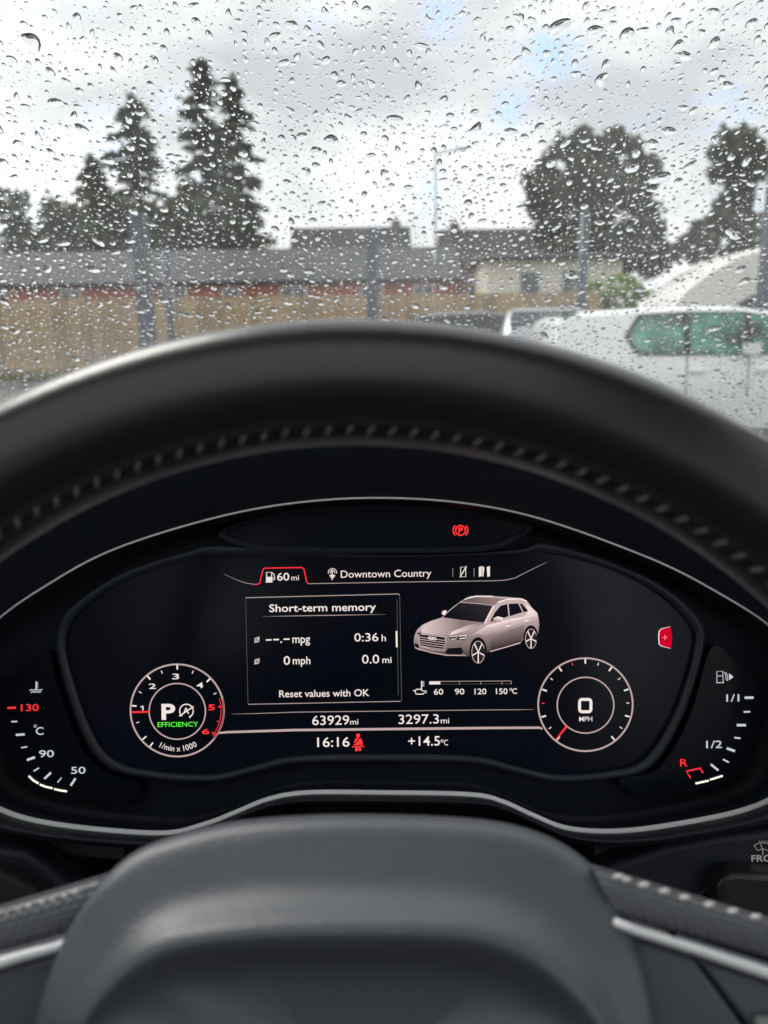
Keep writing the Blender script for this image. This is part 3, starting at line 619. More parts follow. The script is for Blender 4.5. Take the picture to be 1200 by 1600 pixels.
    for x, y in st: thread(x, y + 2, 8, -1)
    for x, y in ((118, 1392), (101, 1398), (83, 1404), (66, 1408), (47, 1414), (30, 1420), (12, 1427)): thread(x, y + 2, 6, -2)
    for a in ((( 960, 1441), (990, 1453), (1095, 1486), (1200, 1521), (1420, 1592)), ((115, 1469), (87, 1480), (40, 1492), (0, 1504), (-330, 1592))):
        b = MB(); b.tube([wp(*p, -.018) for p in a], [.0011, .00115, .0012, .0014, .0016], 12); b.build('trim_strip', M_chrome, W, smooth=True)
    M_sw = mat('switch_panel', (.11, .118, .138), .36, spec=.5)
    def sw(pts, h):
        o = MB().prism([wp(x, y, h) for x, y in pts], -SN * .02).build('switch_panel', M_sw, W); bv = o.modifiers.new('b', 'BEVEL'); bv.width = .0014; bv.segments = 3; bv.limit_method = 'ANGLE'; shade_auto(o, 50)
    sw([(985, 1468), (1086, 1500), (1168, 1612), (1260, 1740), (1000, 1740)], -.022); sw([(1093, 1502), (1200, 1536), (1420, 1606), (1420, 1740), (1268, 1740), (1174, 1608)], -.022)
    sw([(95, 1492), (0, 1519), (-330, 1607), (-330, 1740), (80, 1740)], -.022)
    b = MB(); c0 = wp(1200, 1600, -.0205); b.tube([c0 - R0 * .0035, c0 - R0 * .003, c0 + R0 * .003, c0 + R0 * .0035], [.0014, .002, .002, .0014], 14); b.build('thumb_wheel', mat('thumb_grey', (.35, .36, .36), .35), W, smooth=True)
    # third spoke to the rim below
    o = MB().prism([wp(400, 2050, -.02), wp(680, 2050, -.02), wp(640, 2950, -.006), wp(440, 2950, -.006)], -SN * .015).build('lower_spoke', M_leather, W)
build_wheel()
def build_stalks():
    S = empty('wiper_stalk', cp(1010, 1420, .03)); tag(S, 'black wiper stalk with printed wiper symbol beside the steering wheel', 'control stalk')
    h = .035
    def slab(name, pts, h, th, m, wd=.002):
        o = MB().prism([cp(x, y, h) for x, y in pts], FW * th).build(name, m, S if cur[0] is None else cur[0]); bv = o.modifiers.new('b', 'BEVEL'); bv.width = wd; bv.segments = 4; bv.limit_method = 'ANGLE'; shade_auto(o, 50); return o
    cur = [S]
    A = slab('stalk_arm', [(890, 1388), (960, 1350), (1040, 1322), (1128, 1305), (1260, 1292), (1420, 1285), (1420, 1460), (900, 1460)], .02, .02, M_dash, .004)
    slab('stalk_lever', [(1122, 1440), (1122, 1385), (1130, 1370), (1145, 1364), (1210, 1368), (1420, 1380), (1420, 1460)], .034, .015, mat('stalk_grey', (.022, .024, .028), .35), .003)
    b = MB(); b.tube([cp(*p, .0225) for p in ((1085, 1402), (1120, 1378), (1160, 1358), (1210, 1352), (1300, 1355))], .0005, 6); b.build('stalk_edge', M_bezel, S)
    L_print = mat('white_print', (.85, .85, .82), .5)
    k = (CD - .0205) / FPX
    def pl(px, py): return k if px is None else cp(px, py, .0206)
    text('FRONT', 1174, 1232, 1336, 1346, L_print, S, .02, place=pl)
    b = MB(); q = lambda *p: [(1178 + (x - 0) / 5, 1315 + y / 5) for x, y in p]
    strokes(b, q((0, 30), (30, 14), (70, 8), (110, 14), (140, 30)), 1.3, .0207); strokes(b, q((0, 30), (30, 70), (60, 58), (80, 58), (110, 70), (140, 30)), 1.3, .0207); strokes(b, q((70, 75), (52, 15)), 1.2, .0207); strokes(b, q((70, 60), (70, 105)), 1.6, .0207)
    for i in range(4): strokes(b, q((40 + i * 20, 0), (48 + i * 20, -6)), 1.2, .0207)
    b.build('wiper_icon', L_print, S)
    T = empty('indicator_stalk', cp(150, 1430, .03)); tag(T, 'black indicator stalk beyond the grained wheel spoke', 'control stalk'); cur[0] = T
    slab('stalk_arm', [(-200, 1320), (0, 1324), (40, 1330), (70, 1350), (112, 1388), (112, 1450), (-200, 1450)], .026, .02, M_dash, .004)
    slab('stalk_lever', [(-200, 1360), (0, 1362), (40, 1382), (64, 1400), (64, 1450), (-200, 1450)], .036, .012, M_rubber, .003)
build_stalks()

# ------------------------------------------------------------------ outside, beyond the windscreen
def build_ground_edges():
    kb = mat('kerb_concrete', (.30, .30, .29), .8, noise=(8, .6, (.22, .22, .21)))
    for k in range(16):
        MB().box((-17 + k * 2.0, 20.4, .065), (1.97, .14, .13)).build('kerb_stone', kb, KERB)
    vg = mk('verge', [(-60, 20.5, .05), (60, 20.5, .05), (60, 90, .05), (-60, 90, .05)], [(0, 1, 2, 3)], mat('verge_soil', (.08, .085, .04), .9, noise=(3, 1, (.05, .07, .02)))); tag(vg, 'grassy verge behind the kerb', 'verge', kind='structure')
    r = random.Random(3); b = MB()
    for i in range(9000):
        x, y = r.uniform(-14, 15), 20.55 + r.random() ** 1.5 * 1.6; h = r.uniform(.1, .45); a = r.uniform(0, 6.28); d = V((math.cos(a), math.sin(a), 0)) * .02; t = V((r.uniform(-.08, .08), r.uniform(-.08, .08), h))
        p = V((x, y, .05)); b.add([p - d, p + d, p + t], [(0, 1, 2)])
    o = b.build('grass', mat('grass', (.10, .14, .035), .7, noise=(2, 1, (.16, .16, .06)))); tag(o, 'rough green grass along the foot of the fence', 'grass', kind='stuff')
KERB = empty('kerb', (0, 20.4, 0)); tag(KERB, 'pale concrete kerb in front of the fence', 'kerb', kind='structure')
build_ground_edges()
def build_fence():
    r = random.Random(5); Y = 22.4
    F = empty('timber_fence', (-6, Y, 0)); tag(F, 'weathered brown timber plank fence along the grass verge', 'fence')
    ms = [mat('fence_wood_%d' % i, c, .85, noise=(3, .9, tuple(q * .7 for q in c)), bump=(25, .4, .01)) for i, c in enumerate(((.50, .36, .20), (.44, .32, .185), (.54, .385, .22), (.39, .295, .175)))]
    protos = []; x = -18.0; k = 0
    while x < 6.2:
        wd = .2; j = r.randrange(4)
        if len(protos) < 4:
            o = MB().box((0, 0, 1.19), (wd - .012, .022, 2.34)).build('plank', ms[len(protos)], F); o.data.transform(Matrix.Translation(origin(F))); protos.append(o)
        else:
            o = protos[j].copy(); col.objects.link(o); o.parent = F
        o.location = V((x, Y + r.uniform(-.006, .006), r.uniform(-.03, .03))) - V((-6, Y, 0)); o.rotation_euler = (0, r.uniform(-.006, .006), 0)
        x += wd
    for z in (.4, 2.0): MB().box((-6, Y + .05, z), (24.2, .05, .1)).build('rail', ms[1], F)
    for i in range(11): MB().box((-17.5 + i * 2.3, Y + .1, 1.14), (.1, .1, 2.28)).build('post', ms[3], F)
build_fence()
def gable(name, x0, x1, y0, y1, zw, zr, label, wall, roof, wins=(), along='x', chim=(), cat='house', frame=None):
    H = empty(name, ((x0 + x1) / 2, y0, 0)); tag(H, label, cat)
    if along == 'x':
        ym = (y0 + y1) / 2
        MB().prism([(x0, y0, 0), (x0, y1, 0), (x0, y1, zw), (x0, ym, zr - .05), (x0, y0, zw)], (x1 - x0, 0, 0)).build('wall', wall, H)
        e = .35; s = (zr - zw) / (ym - y0); b = MB()
        for yy in (y0 - e, y1 + e): b.prism([(x0 - e, yy, zw - e * s), (x0 - e, ym, zr), (x0 - e, ym, zr + .12), (x0 - e, yy, zw - e * s + .12)], (x1 - x0 + 2 * e, 0, 0))
        rf = b.build('roof', roof, H)
        MB().box(((x0 + x1) / 2, y0 - e - .04, zw - e * s + .06), (x1 - x0 + 2 * e, .09, .1)).build('gutter', M_matt, H)
    for (a, b_, z0, z1) in wins:
        w_ = MB().box(((a + b_) / 2, y0 - .01, (z0 + z1) / 2), (b_ - a, .06, z1 - z0)).build('window', frame or mat('white_upvc', (.75, .75, .74), .4), H)
        nn = max(1, round((b_ - a) / .6)); pw = (b_ - a - .06) / nn
        for i in range(nn): MB().box((a + .03 + pw * (i + .5), y0 - .035, (z0 + z1) / 2), (pw - .08, .02, z1 - z0 - .14)).build('pane', mat('house_glass', (.05, .06, .07), .08, spec=.8), w_)
        MB().box(((a + b_) / 2, y0 - .06, z0 - .04), (b_ - a + .16, .16, .06)).build('sill', mat('stone_sill', (.45, .43, .4), .8), w_)
    for cx_, zt in chim:
        MB().box((cx_, (y0 + y1) / 2, (zr + zt) / 2 - .3), (.7, .55, zt - zr + .6)).build('chimney', wall, H); MB().tube([(cx_, (y0 + y1) / 2, zt), (cx_, (y0 + y1) / 2, zt + .35)], [.13, .1], 10).build('chimney_pot', mat('terracotta', (.35, .15, .08), .8), H)
    return H
BR = mat('red_brick', (.50, .16, .08), .85, noise=(6, .8, (.38, .12, .07)))
SL = mat('slate_roof', (.085, .085, .088), .85, noise=(1.5, .9, (.055, .055, .058)))
TL = mat('brown_tile_roof', (.05, .042, .04), .85, noise=(1.2, .9, (.03, .027, .027)))
gable('brick_bungalow', -23, 3.2, 34, 42, 3.55, 5.15, 'long low red brick bungalow with grey slate roof behind the timber fence', BR, SL, [(-13.9, -13.0, 2.1, 3.3), (-9.6, -8.4, 2.1, 3.3), (-6.9, -6.1, 2.1, 3.3), (-4.4, -3.2, 2.1, 3.3), (-.9, .1, 2.1, 3.3), (1.4, 2.3, 2.1, 3.3), (-17.6, -16.2, 2.1, 3.3)])
gable('dark_house', -6.2, 1.9, 56, 64, 6.2, 8.9, 'dark roofed house seen above the bungalow between the conifers and the lamp post', mat('grey_render', (.22, .2, .19), .9), TL, [(-4, -2.8, 4, 5.4), (-.6, .6, 4, 5.4)], chim=((1.2, 9.4),))
gable('terraced_house', 4.6, 13.5, 54, 62, 6.0, 8.4, 'brown roofed house with chimney beside the broad round tree', mat('brown_brick', (.2, .13, .1), .9), TL, [(6, 7.2, 3.6, 5), (9, 10.2, 3.6, 5)], chim=((5.4, 8.9),))
gable('prefab_hall', 4.1, 9.2, 30, 34.5, 3.95, 4.2, 'low cream prefabricated hall beyond the parked dark car', mat('cream_render', (.82, .76, .62), .8, noise=(2, .5, (.72, .66, .54))), mat('felt_roof', (.16, .15, .145), .8), [(5.3, 6.1, 2.6, 3.5), (6.9, 7.9, 2.6, 3.5)], frame=mat('grey_frame', (.42, .45, .48), .5))
# ---- trees
LEAF_D = mat('conifer_needles', (.055, .072, .036), .8, noise=(1.2, 1, (.095, .108, .055)))
LEAF_B = mat('broad_leaves', (.07, .083, .04), .7, noise=(1.0, 1, (.115, .12, .065)))
LEAF_G = mat('fresh_leaves', (.30, .42, .04), .6, noise=(2, 1, (.20, .30, .04)))
LEAF_M = mat('mid_leaves', (.06, .085, .03), .7, noise=(1, 1, (.10, .11, .05)))
BARK = mat('bark', (.07, .055, .042), .9, noise=(6, .8, (.05, .04, .03)))
def spray(b, p, d, s, r):
    a = V((r.gauss(0, 1), r.gauss(0, 1), r.gauss(0, 1))); x = d.cross(a)
    if x.length < 1e-4: return
    x.normalize(); e = p + d * s
    n = len(b.v); b.v += [p - x * s * .28, p + x * s * .28, e + x * s * .14, e - x * s * .14]; b.f.append([n, n + 1, n + 2, n + 3])
def conifer(px, top, base_w, Y, label, seed, start=.12, gaps=.2, shape=1.0, group=None):
    r = random.Random(seed); t = at(px, top, Y); h = t.z; root = V((t.x, Y, 0)); sc_ = Y / FPX
    T = empty('conifer_tree', root); tag(T, label, 'tree')
    MB().tube([root + V((r.gauss(0, .03), 0, h * i / 8)) for i in range(9)], [.28 * (1 - i / 8.6) + .02 for i in range(9)], 8).build('trunk', BARK, T, smooth=True)
    W = base_w * sc_; b = MB(); z = h * start; limbs = MB()
    while z < h * .995:
        f = 1 - z / h; L = W * 1.12 * (f ** .66) * shape + .12
        for k in range(r.randint(4, 6)):
            if r.random() < gaps: continue
            a = r.uniform(0, 6.28); l = L * r.uniform(.55, 1.12); d = V((math.cos(a), math.sin(a), 0)); p0 = root + V((0, 0, z + r.uniform(-.15, .15)))
            m = max(5, int(l * 7)); tip = []
            for i in range(m + 1):
                u = i / m; q = p0 + d * (l * u) + V((0, 0, l * (.10 * u - .42 * u * u + .15 * u ** 3))); tip.append(q)
                for j in range(7 if u > .15 else 2):
                    dd = (d * r.uniform(.1, 1) + V((r.gauss(0, .6), r.gauss(0, .6), r.gauss(-.3, .4)))).normalized()
                    spray(b, q + V((r.gauss(0, .09), r.gauss(0, .09), r.gauss(0, .07))), dd, r.uniform(.22, .46), r)
            limbs.tube([tip[0], tip[m // 2], tip[-1]], [.04, .025, .008], 4)
        z += r.uniform(.22, .5)
    for i in range(40): spray(b, root + V((r.gauss(0, .1), r.gauss(0, .1), h * r.uniform(.93, 1.0))), V((r.gauss(0, .4), r.gauss(0, .4), 1)).normalized(), .3, r)
    limbs.build('limbs', BARK, T); b.build('crown', LEAF_D, T)
    return T
def broadleaf(name, px, blobs, Y, label, seed, m=LEAF_B, leaf=.24, per=900, cat='tree', trunk=True):
    """blobs: (px, py, radius px, vertical radius px) clumps of the crown in the picture, at distance Y."""
    r = random.Random(seed); s = Y / FPX; b0 = at(px, 560, Y); root = V((b0.x, Y, 0)); T = empty(name, root); tag(T, label, cat)
    b = MB(); limbs = MB(); zt = min(at(p[0], p[1] + p[3], Y).z for p in blobs)
    for (x, y, rx, ry) in blobs:
        dep = r.uniform(-.5, .5) * 60 * s; c = at(x, y, Y) + V((0, dep, 0)); R = V((rx * s, rx * s, ry * s))
        nsub = 14
        for k in range(nsub):
            while True:
                q = V((r.uniform(-1, 1), r.uniform(-1, 1), r.uniform(-1, 1)))
                if .35 < q.length < 1: break
            cc = c + V((q.x * R.x, q.y * R.y, q.z * R.z)); rr = .34 * min(R)
            for i in range(per // nsub):
                g = V((r.gauss(0, 1), r.gauss(0, 1), r.gauss(0, 1))); g = g.normalized() * rr * r.random() ** .4
                p = cc + V((g.x * 1.2, g.y * 1.2, g.z)); d = V((r.gauss(0, 1), r.gauss(0, 1), r.gauss(-.3, .8))).normalized(); x_ = d.cross(V((r.gauss(0, 1), r.gauss(0, 1), r.gauss(0, 1)))).normalized(); L = leaf * r.uniform(.6, 1.3)
                n = len(b.v); b.v += [p, p + d * L * .5 + x_ * L * .32, p + d * L, p + d * L * .5 - x_ * L * .32]; b.f.append([n, n + 1, n + 2, n + 3])
        if trunk: limbs.tube([root + V((0, 0, zt * .55)), (root + V((0, 0, zt * .8))).lerp(c, .4), c], [.16, .10, .03], 6)
    if trunk:
        MB().tube([root, root + V((.05, 0, zt * .4)), root + V((0, 0, max(zt * .9, 1.2)))], [.4, .3, .22], 10).build('trunk', BARK, T, smooth=True); limbs.build('limbs', BARK, T, smooth=True)
    b.build('crown', m, T); return T
conifer(203, 150, 82, 46, 'ragged conifer standing between the small spruce and the tallest conifer', 11, gaps=.45)
conifer(312, 98, 84, 47, 'tallest dark conifer with pointed top at the middle of the clump', 12, gaps=.32)
conifer(366, 118, 68, 49, 'tall drooping conifer nearest to the dark roofed house', 13, gaps=.38)
conifer(140, 246, 62, 44, 'small dense spruce at the outer end of the conifer clump', 14, gaps=.1)
broadleaf('broadleaf_tree', 60, [(70, 350, 40, 45), (20, 375, 40, 35), (110, 370, 45, 40), (160, 360, 50, 45), (215, 350, 45, 50)], 43, 'bushy green tree under the small spruce', 21, LEAF_M, .36, 1500)
broadleaf('broadleaf_tree', -20, [(-30, 340, 40, 60), (-5, 320, 14, 35)], 42, 'dark tree cut by the edge of the windscreen view', 22, LEAF_B)
broadleaf('broadleaf_tree', 300, [(270, 350, 50, 45), (330, 345, 55, 45), (385, 378, 34, 26)], 43.5, 'low leafy tree under the tallest conifers', 23, LEAF_M, .36, 1500)
broadleaf('broadleaf_tree', 925, [(925, 240, 45, 32), (880, 265, 40, 40), (975, 250, 45, 35), (1005, 280, 33, 38), (860, 310, 32, 40), (910, 310, 50, 45), (965, 320, 50, 48), (1003, 345, 30, 42), (872, 355, 30, 35), (940, 375, 55, 40), (985, 395, 35, 35), (890, 400, 35, 30), (850, 270, 22, 34), (900, 230, 30, 22), (950, 228, 30, 20), (880, 400, 40, 28), (1000, 400, 32, 28)], 40, 'broad round topped tree standing above the cream hall', 24, LEAF_B, .34, per=1700)
broadleaf('broadleaf_tree', 1150, [(1150, 220, 30, 22), (1130, 250, 24, 25), (1175, 250, 30, 28), (1155, 290, 22, 26), (1135, 335, 22, 24), (1165, 340, 26, 28), (1105, 365, 32, 20), (1090, 390, 32, 22), (1150, 380, 40, 25)], 36, 'slender open tree above the cream van', 25, LEAF_B, .28, per=900)
broadleaf('shrub', 965, [(935, 452, 26, 12), (968, 448, 28, 14), (1000, 455, 22, 10), (965, 470, 45, 14)], 26, 'bright green shrub beside the cream hall', 26, LEAF_G, .12, 900, 'shrub', False)
broadleaf('shrub', 845, [(838, 478, 15, 9), (852, 482, 14, 8)], 25, 'small yellow green shrub in front of the cream hall', 27, LEAF_G, .1, 700, 'shrub', False)
broadleaf('hedge', 990, [(930 + 25 * i, 488, 24, 20) for i in range(6)] + [(745 + 25 * i, 482, 24, 16) for i in range(7)], 27.5, 'dark clipped hedge behind the parked cars', 28, LEAF_M, .13, 700, 'hedge', False)
# ---- lamp post and steel posts
def build_posts():
    gs = mat('galvanised_steel', (.42, .45, .48), .5, metal=.6, spec=.5); dk = mat('dark_steel', (.085, .10, .13), .45, spec=.5); gp = mat('grey_blue_paint', (.22, .27, .33), .45)
    Y = 36; t = at(680, 240, Y); x = t.x; L = empty('street_lamp', (x, Y, 0)); tag(L, 'tall thin grey street lamp against the cloudy sky', 'street lamp')
    MB().tube([(x, Y, 0), (x, Y, 1.6), (x, Y, 1.65), (x, Y, t.z)], [.12, .12, .085, .06], 12).build('pole', gs, L, smooth=True)
    e = at(716, 233, Y); MB().tube([(x, Y, t.z - .05), (x + .12, Y, t.z + .02), tuple(e)], [.05, .045, .04], 8).build('arm', gs, L, smooth=True)
    b = MB(); b.box((e.x + .2, Y, e.z + .02), (.55, .26, .10)); o = b.build('lamp_head', gs, L); bv = o.modifiers.new('b', 'BEVEL'); bv.width = .03; MB().box((e.x + .24, Y, e.z - .035), (.34, .2, .03)).build('lens', mat('lamp_lens', (.6, .62, .62), .2), o)
    for px, top, wpx, Y, lab, rect in ((216, 340, 21, 9.5, 'thick square steel post in front of the timber fence', 1), (258, 392, 11, 13, 'thin dark steel post beside the thick square post', 0), (580, 358, 17, 14, 'dark steel post standing alone midway along the fence', 1), (915, 330, 14, 16, 'slim dark post in front of the broad round tree', 0), (1222, 196, 20, 12, 'tall dark post at the edge of the cream van', 1)):
        t = at(px, top, Y); wd = wpx * Y / FPX; P = empty('steel_post', (t.x, Y, 0)); tag(P, lab, 'post')
        if rect:
            o = MB().box((t.x, Y, t.z / 2), (wd, wd, t.z)).build('shaft', dk, P); bv = o.modifiers.new('b', 'BEVEL'); bv.width = .012; bv.segments = 2
            MB().box((t.x, Y, t.z + .012), (wd + .02, wd + .02, .024)).build('cap', gp, P)
        else:
            MB().tube([(t.x, Y, 0), (t.x, Y, t.z)], wd / 2, 14).build('shaft', dk, P, smooth=True); MB().tube([(t.x, Y, t.z), (t.x, Y, t.z + .02), (t.x, Y, t.z + .03)], [wd * .54, wd * .54, wd * .2], 14).build('cap', gp, P)
        MB().box((t.x, Y, .01), (wd + .16, wd + .16, .02)).build('base_plate', gp, P)
        for sx in (-1, 1):
            for sy in (-1, 1): MB().tube([(t.x + sx * (wd / 2 + .05), Y + sy * (wd / 2 + .05), .02), (t.x + sx * (wd / 2 + .05), Y + sy * (wd / 2 + .05), .04)], .014, 6).build('bolt', gs, P)
build_posts()
# ---- parked vehicles (local: nose towards +x)
def car(name, label, cat, prof, hw, loc, rz, paint, glass, sidewins, wheels, wr=.33, group=None, rear=None, front=None, road=True, band=None):
    """prof: stations (x, z under, z belt, z top, half width factor, roof width factor)."""
    R = empty(name); tag(R, label, cat)
    def section(s):
        x, zu, zb, zt, f, g = s; w_ = hw * f
        half = [(0, zu), (w_ * .82, zu), (w_ * .95, zu + .08), (w_, zu + (zb - zu) * .45), (w_ * .985, zb - .06), (w_ * .955, zb), (w_ * (.955 + g) / 2, (zb + zt) / 2 + (zt - zb) * .02), (w_ * g, zt - .06 * min(1, (zt - zb) * 3 + .25)), (w_ * (g - .12), zt - .012), (w_ * g * .45, zt), (0, zt + .004)]
        return [V((x, y, z)) for y, z in half] + [V((x, -y, z)) for y, z in half[-2:0:-1]]
    def interp(x):
        for a, b in zip(prof, prof[1:]):
            if a[0] <= x <= b[0]: t = (x - a[0]) / (b[0] - a[0]); return tuple(p + (q - p) * t for p, q in zip(a, b))
        return prof[-1]
    b = MB(); b.loft([section(s) for s in prof]); body = b.build('body', paint, R); shade_auto(body, 38)
    def side(x, v, sy, off=.034):
        s = interp(x); w_ = hw * s[4]; zb, zt = s[2], s[3]; g = s[5]; y = w_ * (.955 + (g - .955) * v); z = zb + (zt - .06 - zb) * v; return V((x, sy * (y + off), z))
    for sy in (-1, 1):
        if band:
            P = [side(x, v, sy, .026) for x, v in band]; MB().prism(P, (0, -sy * .02, 0)).build('window_surround', M_rubber, R)
        for pts in sidewins:
            P = [side(x, v, sy) for x, v in pts]; b = MB(); b.prism(P, (0, -sy * .02, 0)); b.build('side_window', glass, R)
        if road:
            for x in (-.74, -.06, .84):
                MB().tube([side(x, 0, sy, .002), V((x, sy * (hw * .985 + .003), prof[6][2] - .07)), V((x, sy * (hw + .003), .62)), V((x, sy * (hw * .955 + .004), .34))], .007, 5).build('door_seam', M_rubber, R)
            for x in (-.62, .10):
                MB().box((x, sy * (hw + .008), .84), (.17, .03, .028)).build('door_handle', paint, R)
        for dx in wheels:
            wl = MB().tube([(dx, sy * (hw - .2), wr), (dx, sy * (hw - .19), wr), (dx, sy * (hw - .0), wr), (dx, sy * (hw + .01), wr)], [wr * .9, wr, wr, wr * .9], 28).build('wheel', M_rubber, R)
            MB().tube([(dx, sy * (hw + .008), wr), (dx, sy * (hw + .016), wr)], [wr * .66, wr * .6], 20).build('rim', mat('alloy', (.5, .5, .52), .35, metal=.8), wl)
            for k in range(5):
                a = k * 1.2566; MB().tube([(dx, sy * (hw + .018), wr), (dx + wr * .6 * math.cos(a), sy * (hw + .018), wr + wr * .6 * math.sin(a))], [.03, .02], 5).build('spoke', mat('alloy', (.5, .5, .52)), wl)
            MB().tube([(dx + (wr + .06) * math.cos(t), sy * (hw + .002), wr + (wr + .06) * math.sin(t)) for t in [math.pi * i / 12 for i in range(13)]], .022, 6).build('wheel_arch', M_rubber, R)
        if road: MB().box((front[0] - .45 if front else prof[-3][0], sy * (hw + .1), prof[len(prof) // 2][2] + .08), (.12, .18, .12)).build('mirror', paint, R)
    for scr, nm in ((rear, 'rear_window'), (front, 'front_window')):
        if scr:
            x0, x1 = scr; s0, s1 = interp(x0), interp(x1); k = .8; d = (1 if nm[0] == 'f' else -1) * .012
            lo, hi = (s0, s1) if s0[3] < s1[3] else (s1, s0); fl, fh = .12, .93
            A = lambda f, sy: V((lo[0] + (hi[0] - lo[0]) * f + d, sy * hw * (lo[4] * .80 * (1 - f) + hi[4] * (hi[5] - .10) * f), lo[3] + (hi[3] - lo[3]) * f + .012))
            MB().prism([A(fl, -1), A(fl, 1), A(fh, 1), A(fh, -1)], (-d * 1.2, 0, -.012)).build(nm, glass, R)
    xe, xf = prof[0][0], prof[-1][0]
    for sy in (-1, 1) if road else ():
        MB().box((xe + .03, sy * hw * .74, prof[1][2] - .12), (.12, .22, .2)).build('tail_light', mat('tail_red', (.45, .01, .01), .2), R)
        MB().box((xf - .05, sy * hw * .66, prof[-2][2] - .1), (.16, .34, .14)).build('headlight', mat('lamp_clear', (.7, .72, .74), .1), R)
    MB().box((xe - .005, 0, .62), (.03, .52, .11)).build('number_plate', mat('plate_yellow', (.7, .55, .05), .5), R); MB().box((xf + .005, 0, .45), (.03, .52, .11)).build('number_plate', mat('plate_white', (.7, .7, .68), .5), R)
    for xx in (xe, xf): MB().box((xx + (.03 if xx == xe else -.03), 0, .38), (.1, hw * 1.8, .16)).build('bumper', M_rubber, R)
    R.location = loc; R.rotation_euler = (0, 0, rz); return R
GG = mat('green_tint_glass', (.10, .40, .27), .06, spec=.7, noise=(3.4, 1, (.006, .02, .02)))
DG = mat('dark_car_glass', (.012, .016, .02), .05, spec=.7)
WH = mat('white_paint', (.92, .93, .92), .3, coat=.5); CR = mat('cream_paint', (.80, .77, .70), .3, coat=.5)
BK = mat('dark_car_paint', (.02, .022, .028), .25, coat=.6); SV = mat('silver_paint', (.42, .44, .47), .3, metal=.6)
hatch = [(-2.15, .42, .95, .98, .84, .80), (-2.1, .30, .98, 1.05, .93, .80), (-1.95, .24, 1.0, 1.22, .97, .78), (-1.55, .22, 1.0, 1.47, 1, .77), (-1.0, .20, .99, 1.52, 1, .77), (-.2, .20, .97, 1.53, 1, .77), (.35, .20, .96, 1.46, 1, .77), (.75, .20, .96, 1.20, 1, .79), (1.1, .2, .95, .985, 1, .86), (1.6, .22, .86, .90, .98, .86), (2.0, .26, .72, .77, .92, .84), (2.12, .34, .60, .66, .84, .82)]
tall = [(x, zu, zb * 1.1, zt * 1.1, f, g) for x, zu, zb, zt, f, g in hatch]
Yc = 8.4
car('parked_car', 'white parked car with green tinted side windows near the steering wheel rim', 'car', [(x * 1.02, *r_) for x, *r_ in [(-2.15, .42, .95, 1.30, .90, .80), (-2.1, .30, .98, 1.42, .96, .80), (-1.9, .24, 1.0, 1.50, .99, .80)] + [(x, zu - .08, 1.0, zt + .02, f, g) for x, zu, zb, zt, f, g in hatch[4:]]], .88, (at(868, 560, Yc).x + 2.2, Yc + .9, 0), 0, WH, GG, [[(-1.28, .10), (-1.38, .5), (-1.22, .92), (-.78, .96), (-.78, .06)], [(-.70, .06), (-.70, .96), (-.1, .96), (-.1, .05)], [(-.02, .05), (-.02, .96), (.30, .92), (.72, .2), (.80, .06)]], (-1.35, 1.3), rear=(-2.1, -1.9), front=(.35, 1.1), band=[(-1.30, .05), (-1.42, .5), (-1.26, .97), (-.78, 1.0), (-.1, 1.0), (.32, .96), (.76, .2), (.85, .02)])
YV = 14.0; xv = at(1040, 490, YV).x
trailer = [(-2.6, .55, 1.15, 2.25, .94, .90), (-2.45, .42, 1.15, 2.62, .98, .92), (-1.0, .4, 1.15, 2.75, 1, .92), (.2, .4, 1.15, 2.74, 1, .92), (.8, .4, 1.15, 2.58, 1, .92), (1.3, .4, 1.15, 2.32, 1, .92), (1.7, .4, 1.15, 2.02, 1, .92), (1.95, .42, 1.13, 1.70, .99, .92), (2.08, .48, 1.0, 1.30, .97, .93), (2.1, .6, .8, .9, .95, .93)]
car('touring_caravan', 'cream caravan with rounded sloping front behind the white car', 'caravan', trailer, 1.05, (xv + 2.1, YV + 1.06, 0), math.pi, CR, DG, [[(-.15, .12), (-.15, .34), (.0, .44), (.55, .50), (.95, .36), (1.02, .12)]], (-.35,), .33, road=False)
car('parked_car', 'dark parked car with only its roof above the steering wheel rim', 'car', tall, .92, (at(775, 500, 15).x, 15.5, 0), 0, BK, DG, [[(-1.45, .12), (-1.2, .9), (-.5, .96), (-.5, .06)], [(-.42, .06), (-.42, .96), (.15, .94), (.68, .1)]], (-1.35, 1.3), rear=(-1.95, -1.55), front=(.35, 1.1))
car('parked_car', 'silver parked car seen end on between the dark car and the white car', 'car', tall, .86, (at(893, 510, 12).x, 14.2, 0), math.radians(82), SV, DG, [[(-1.45, .12), (-1.2, .9), (-.5, .96), (-.5, .06)], [(-.42, .06), (-.42, .96), (.15, .94), (.68, .1)]], (-1.35, 1.3), rear=(-1.95, -1.55), front=(.35, 1.1))

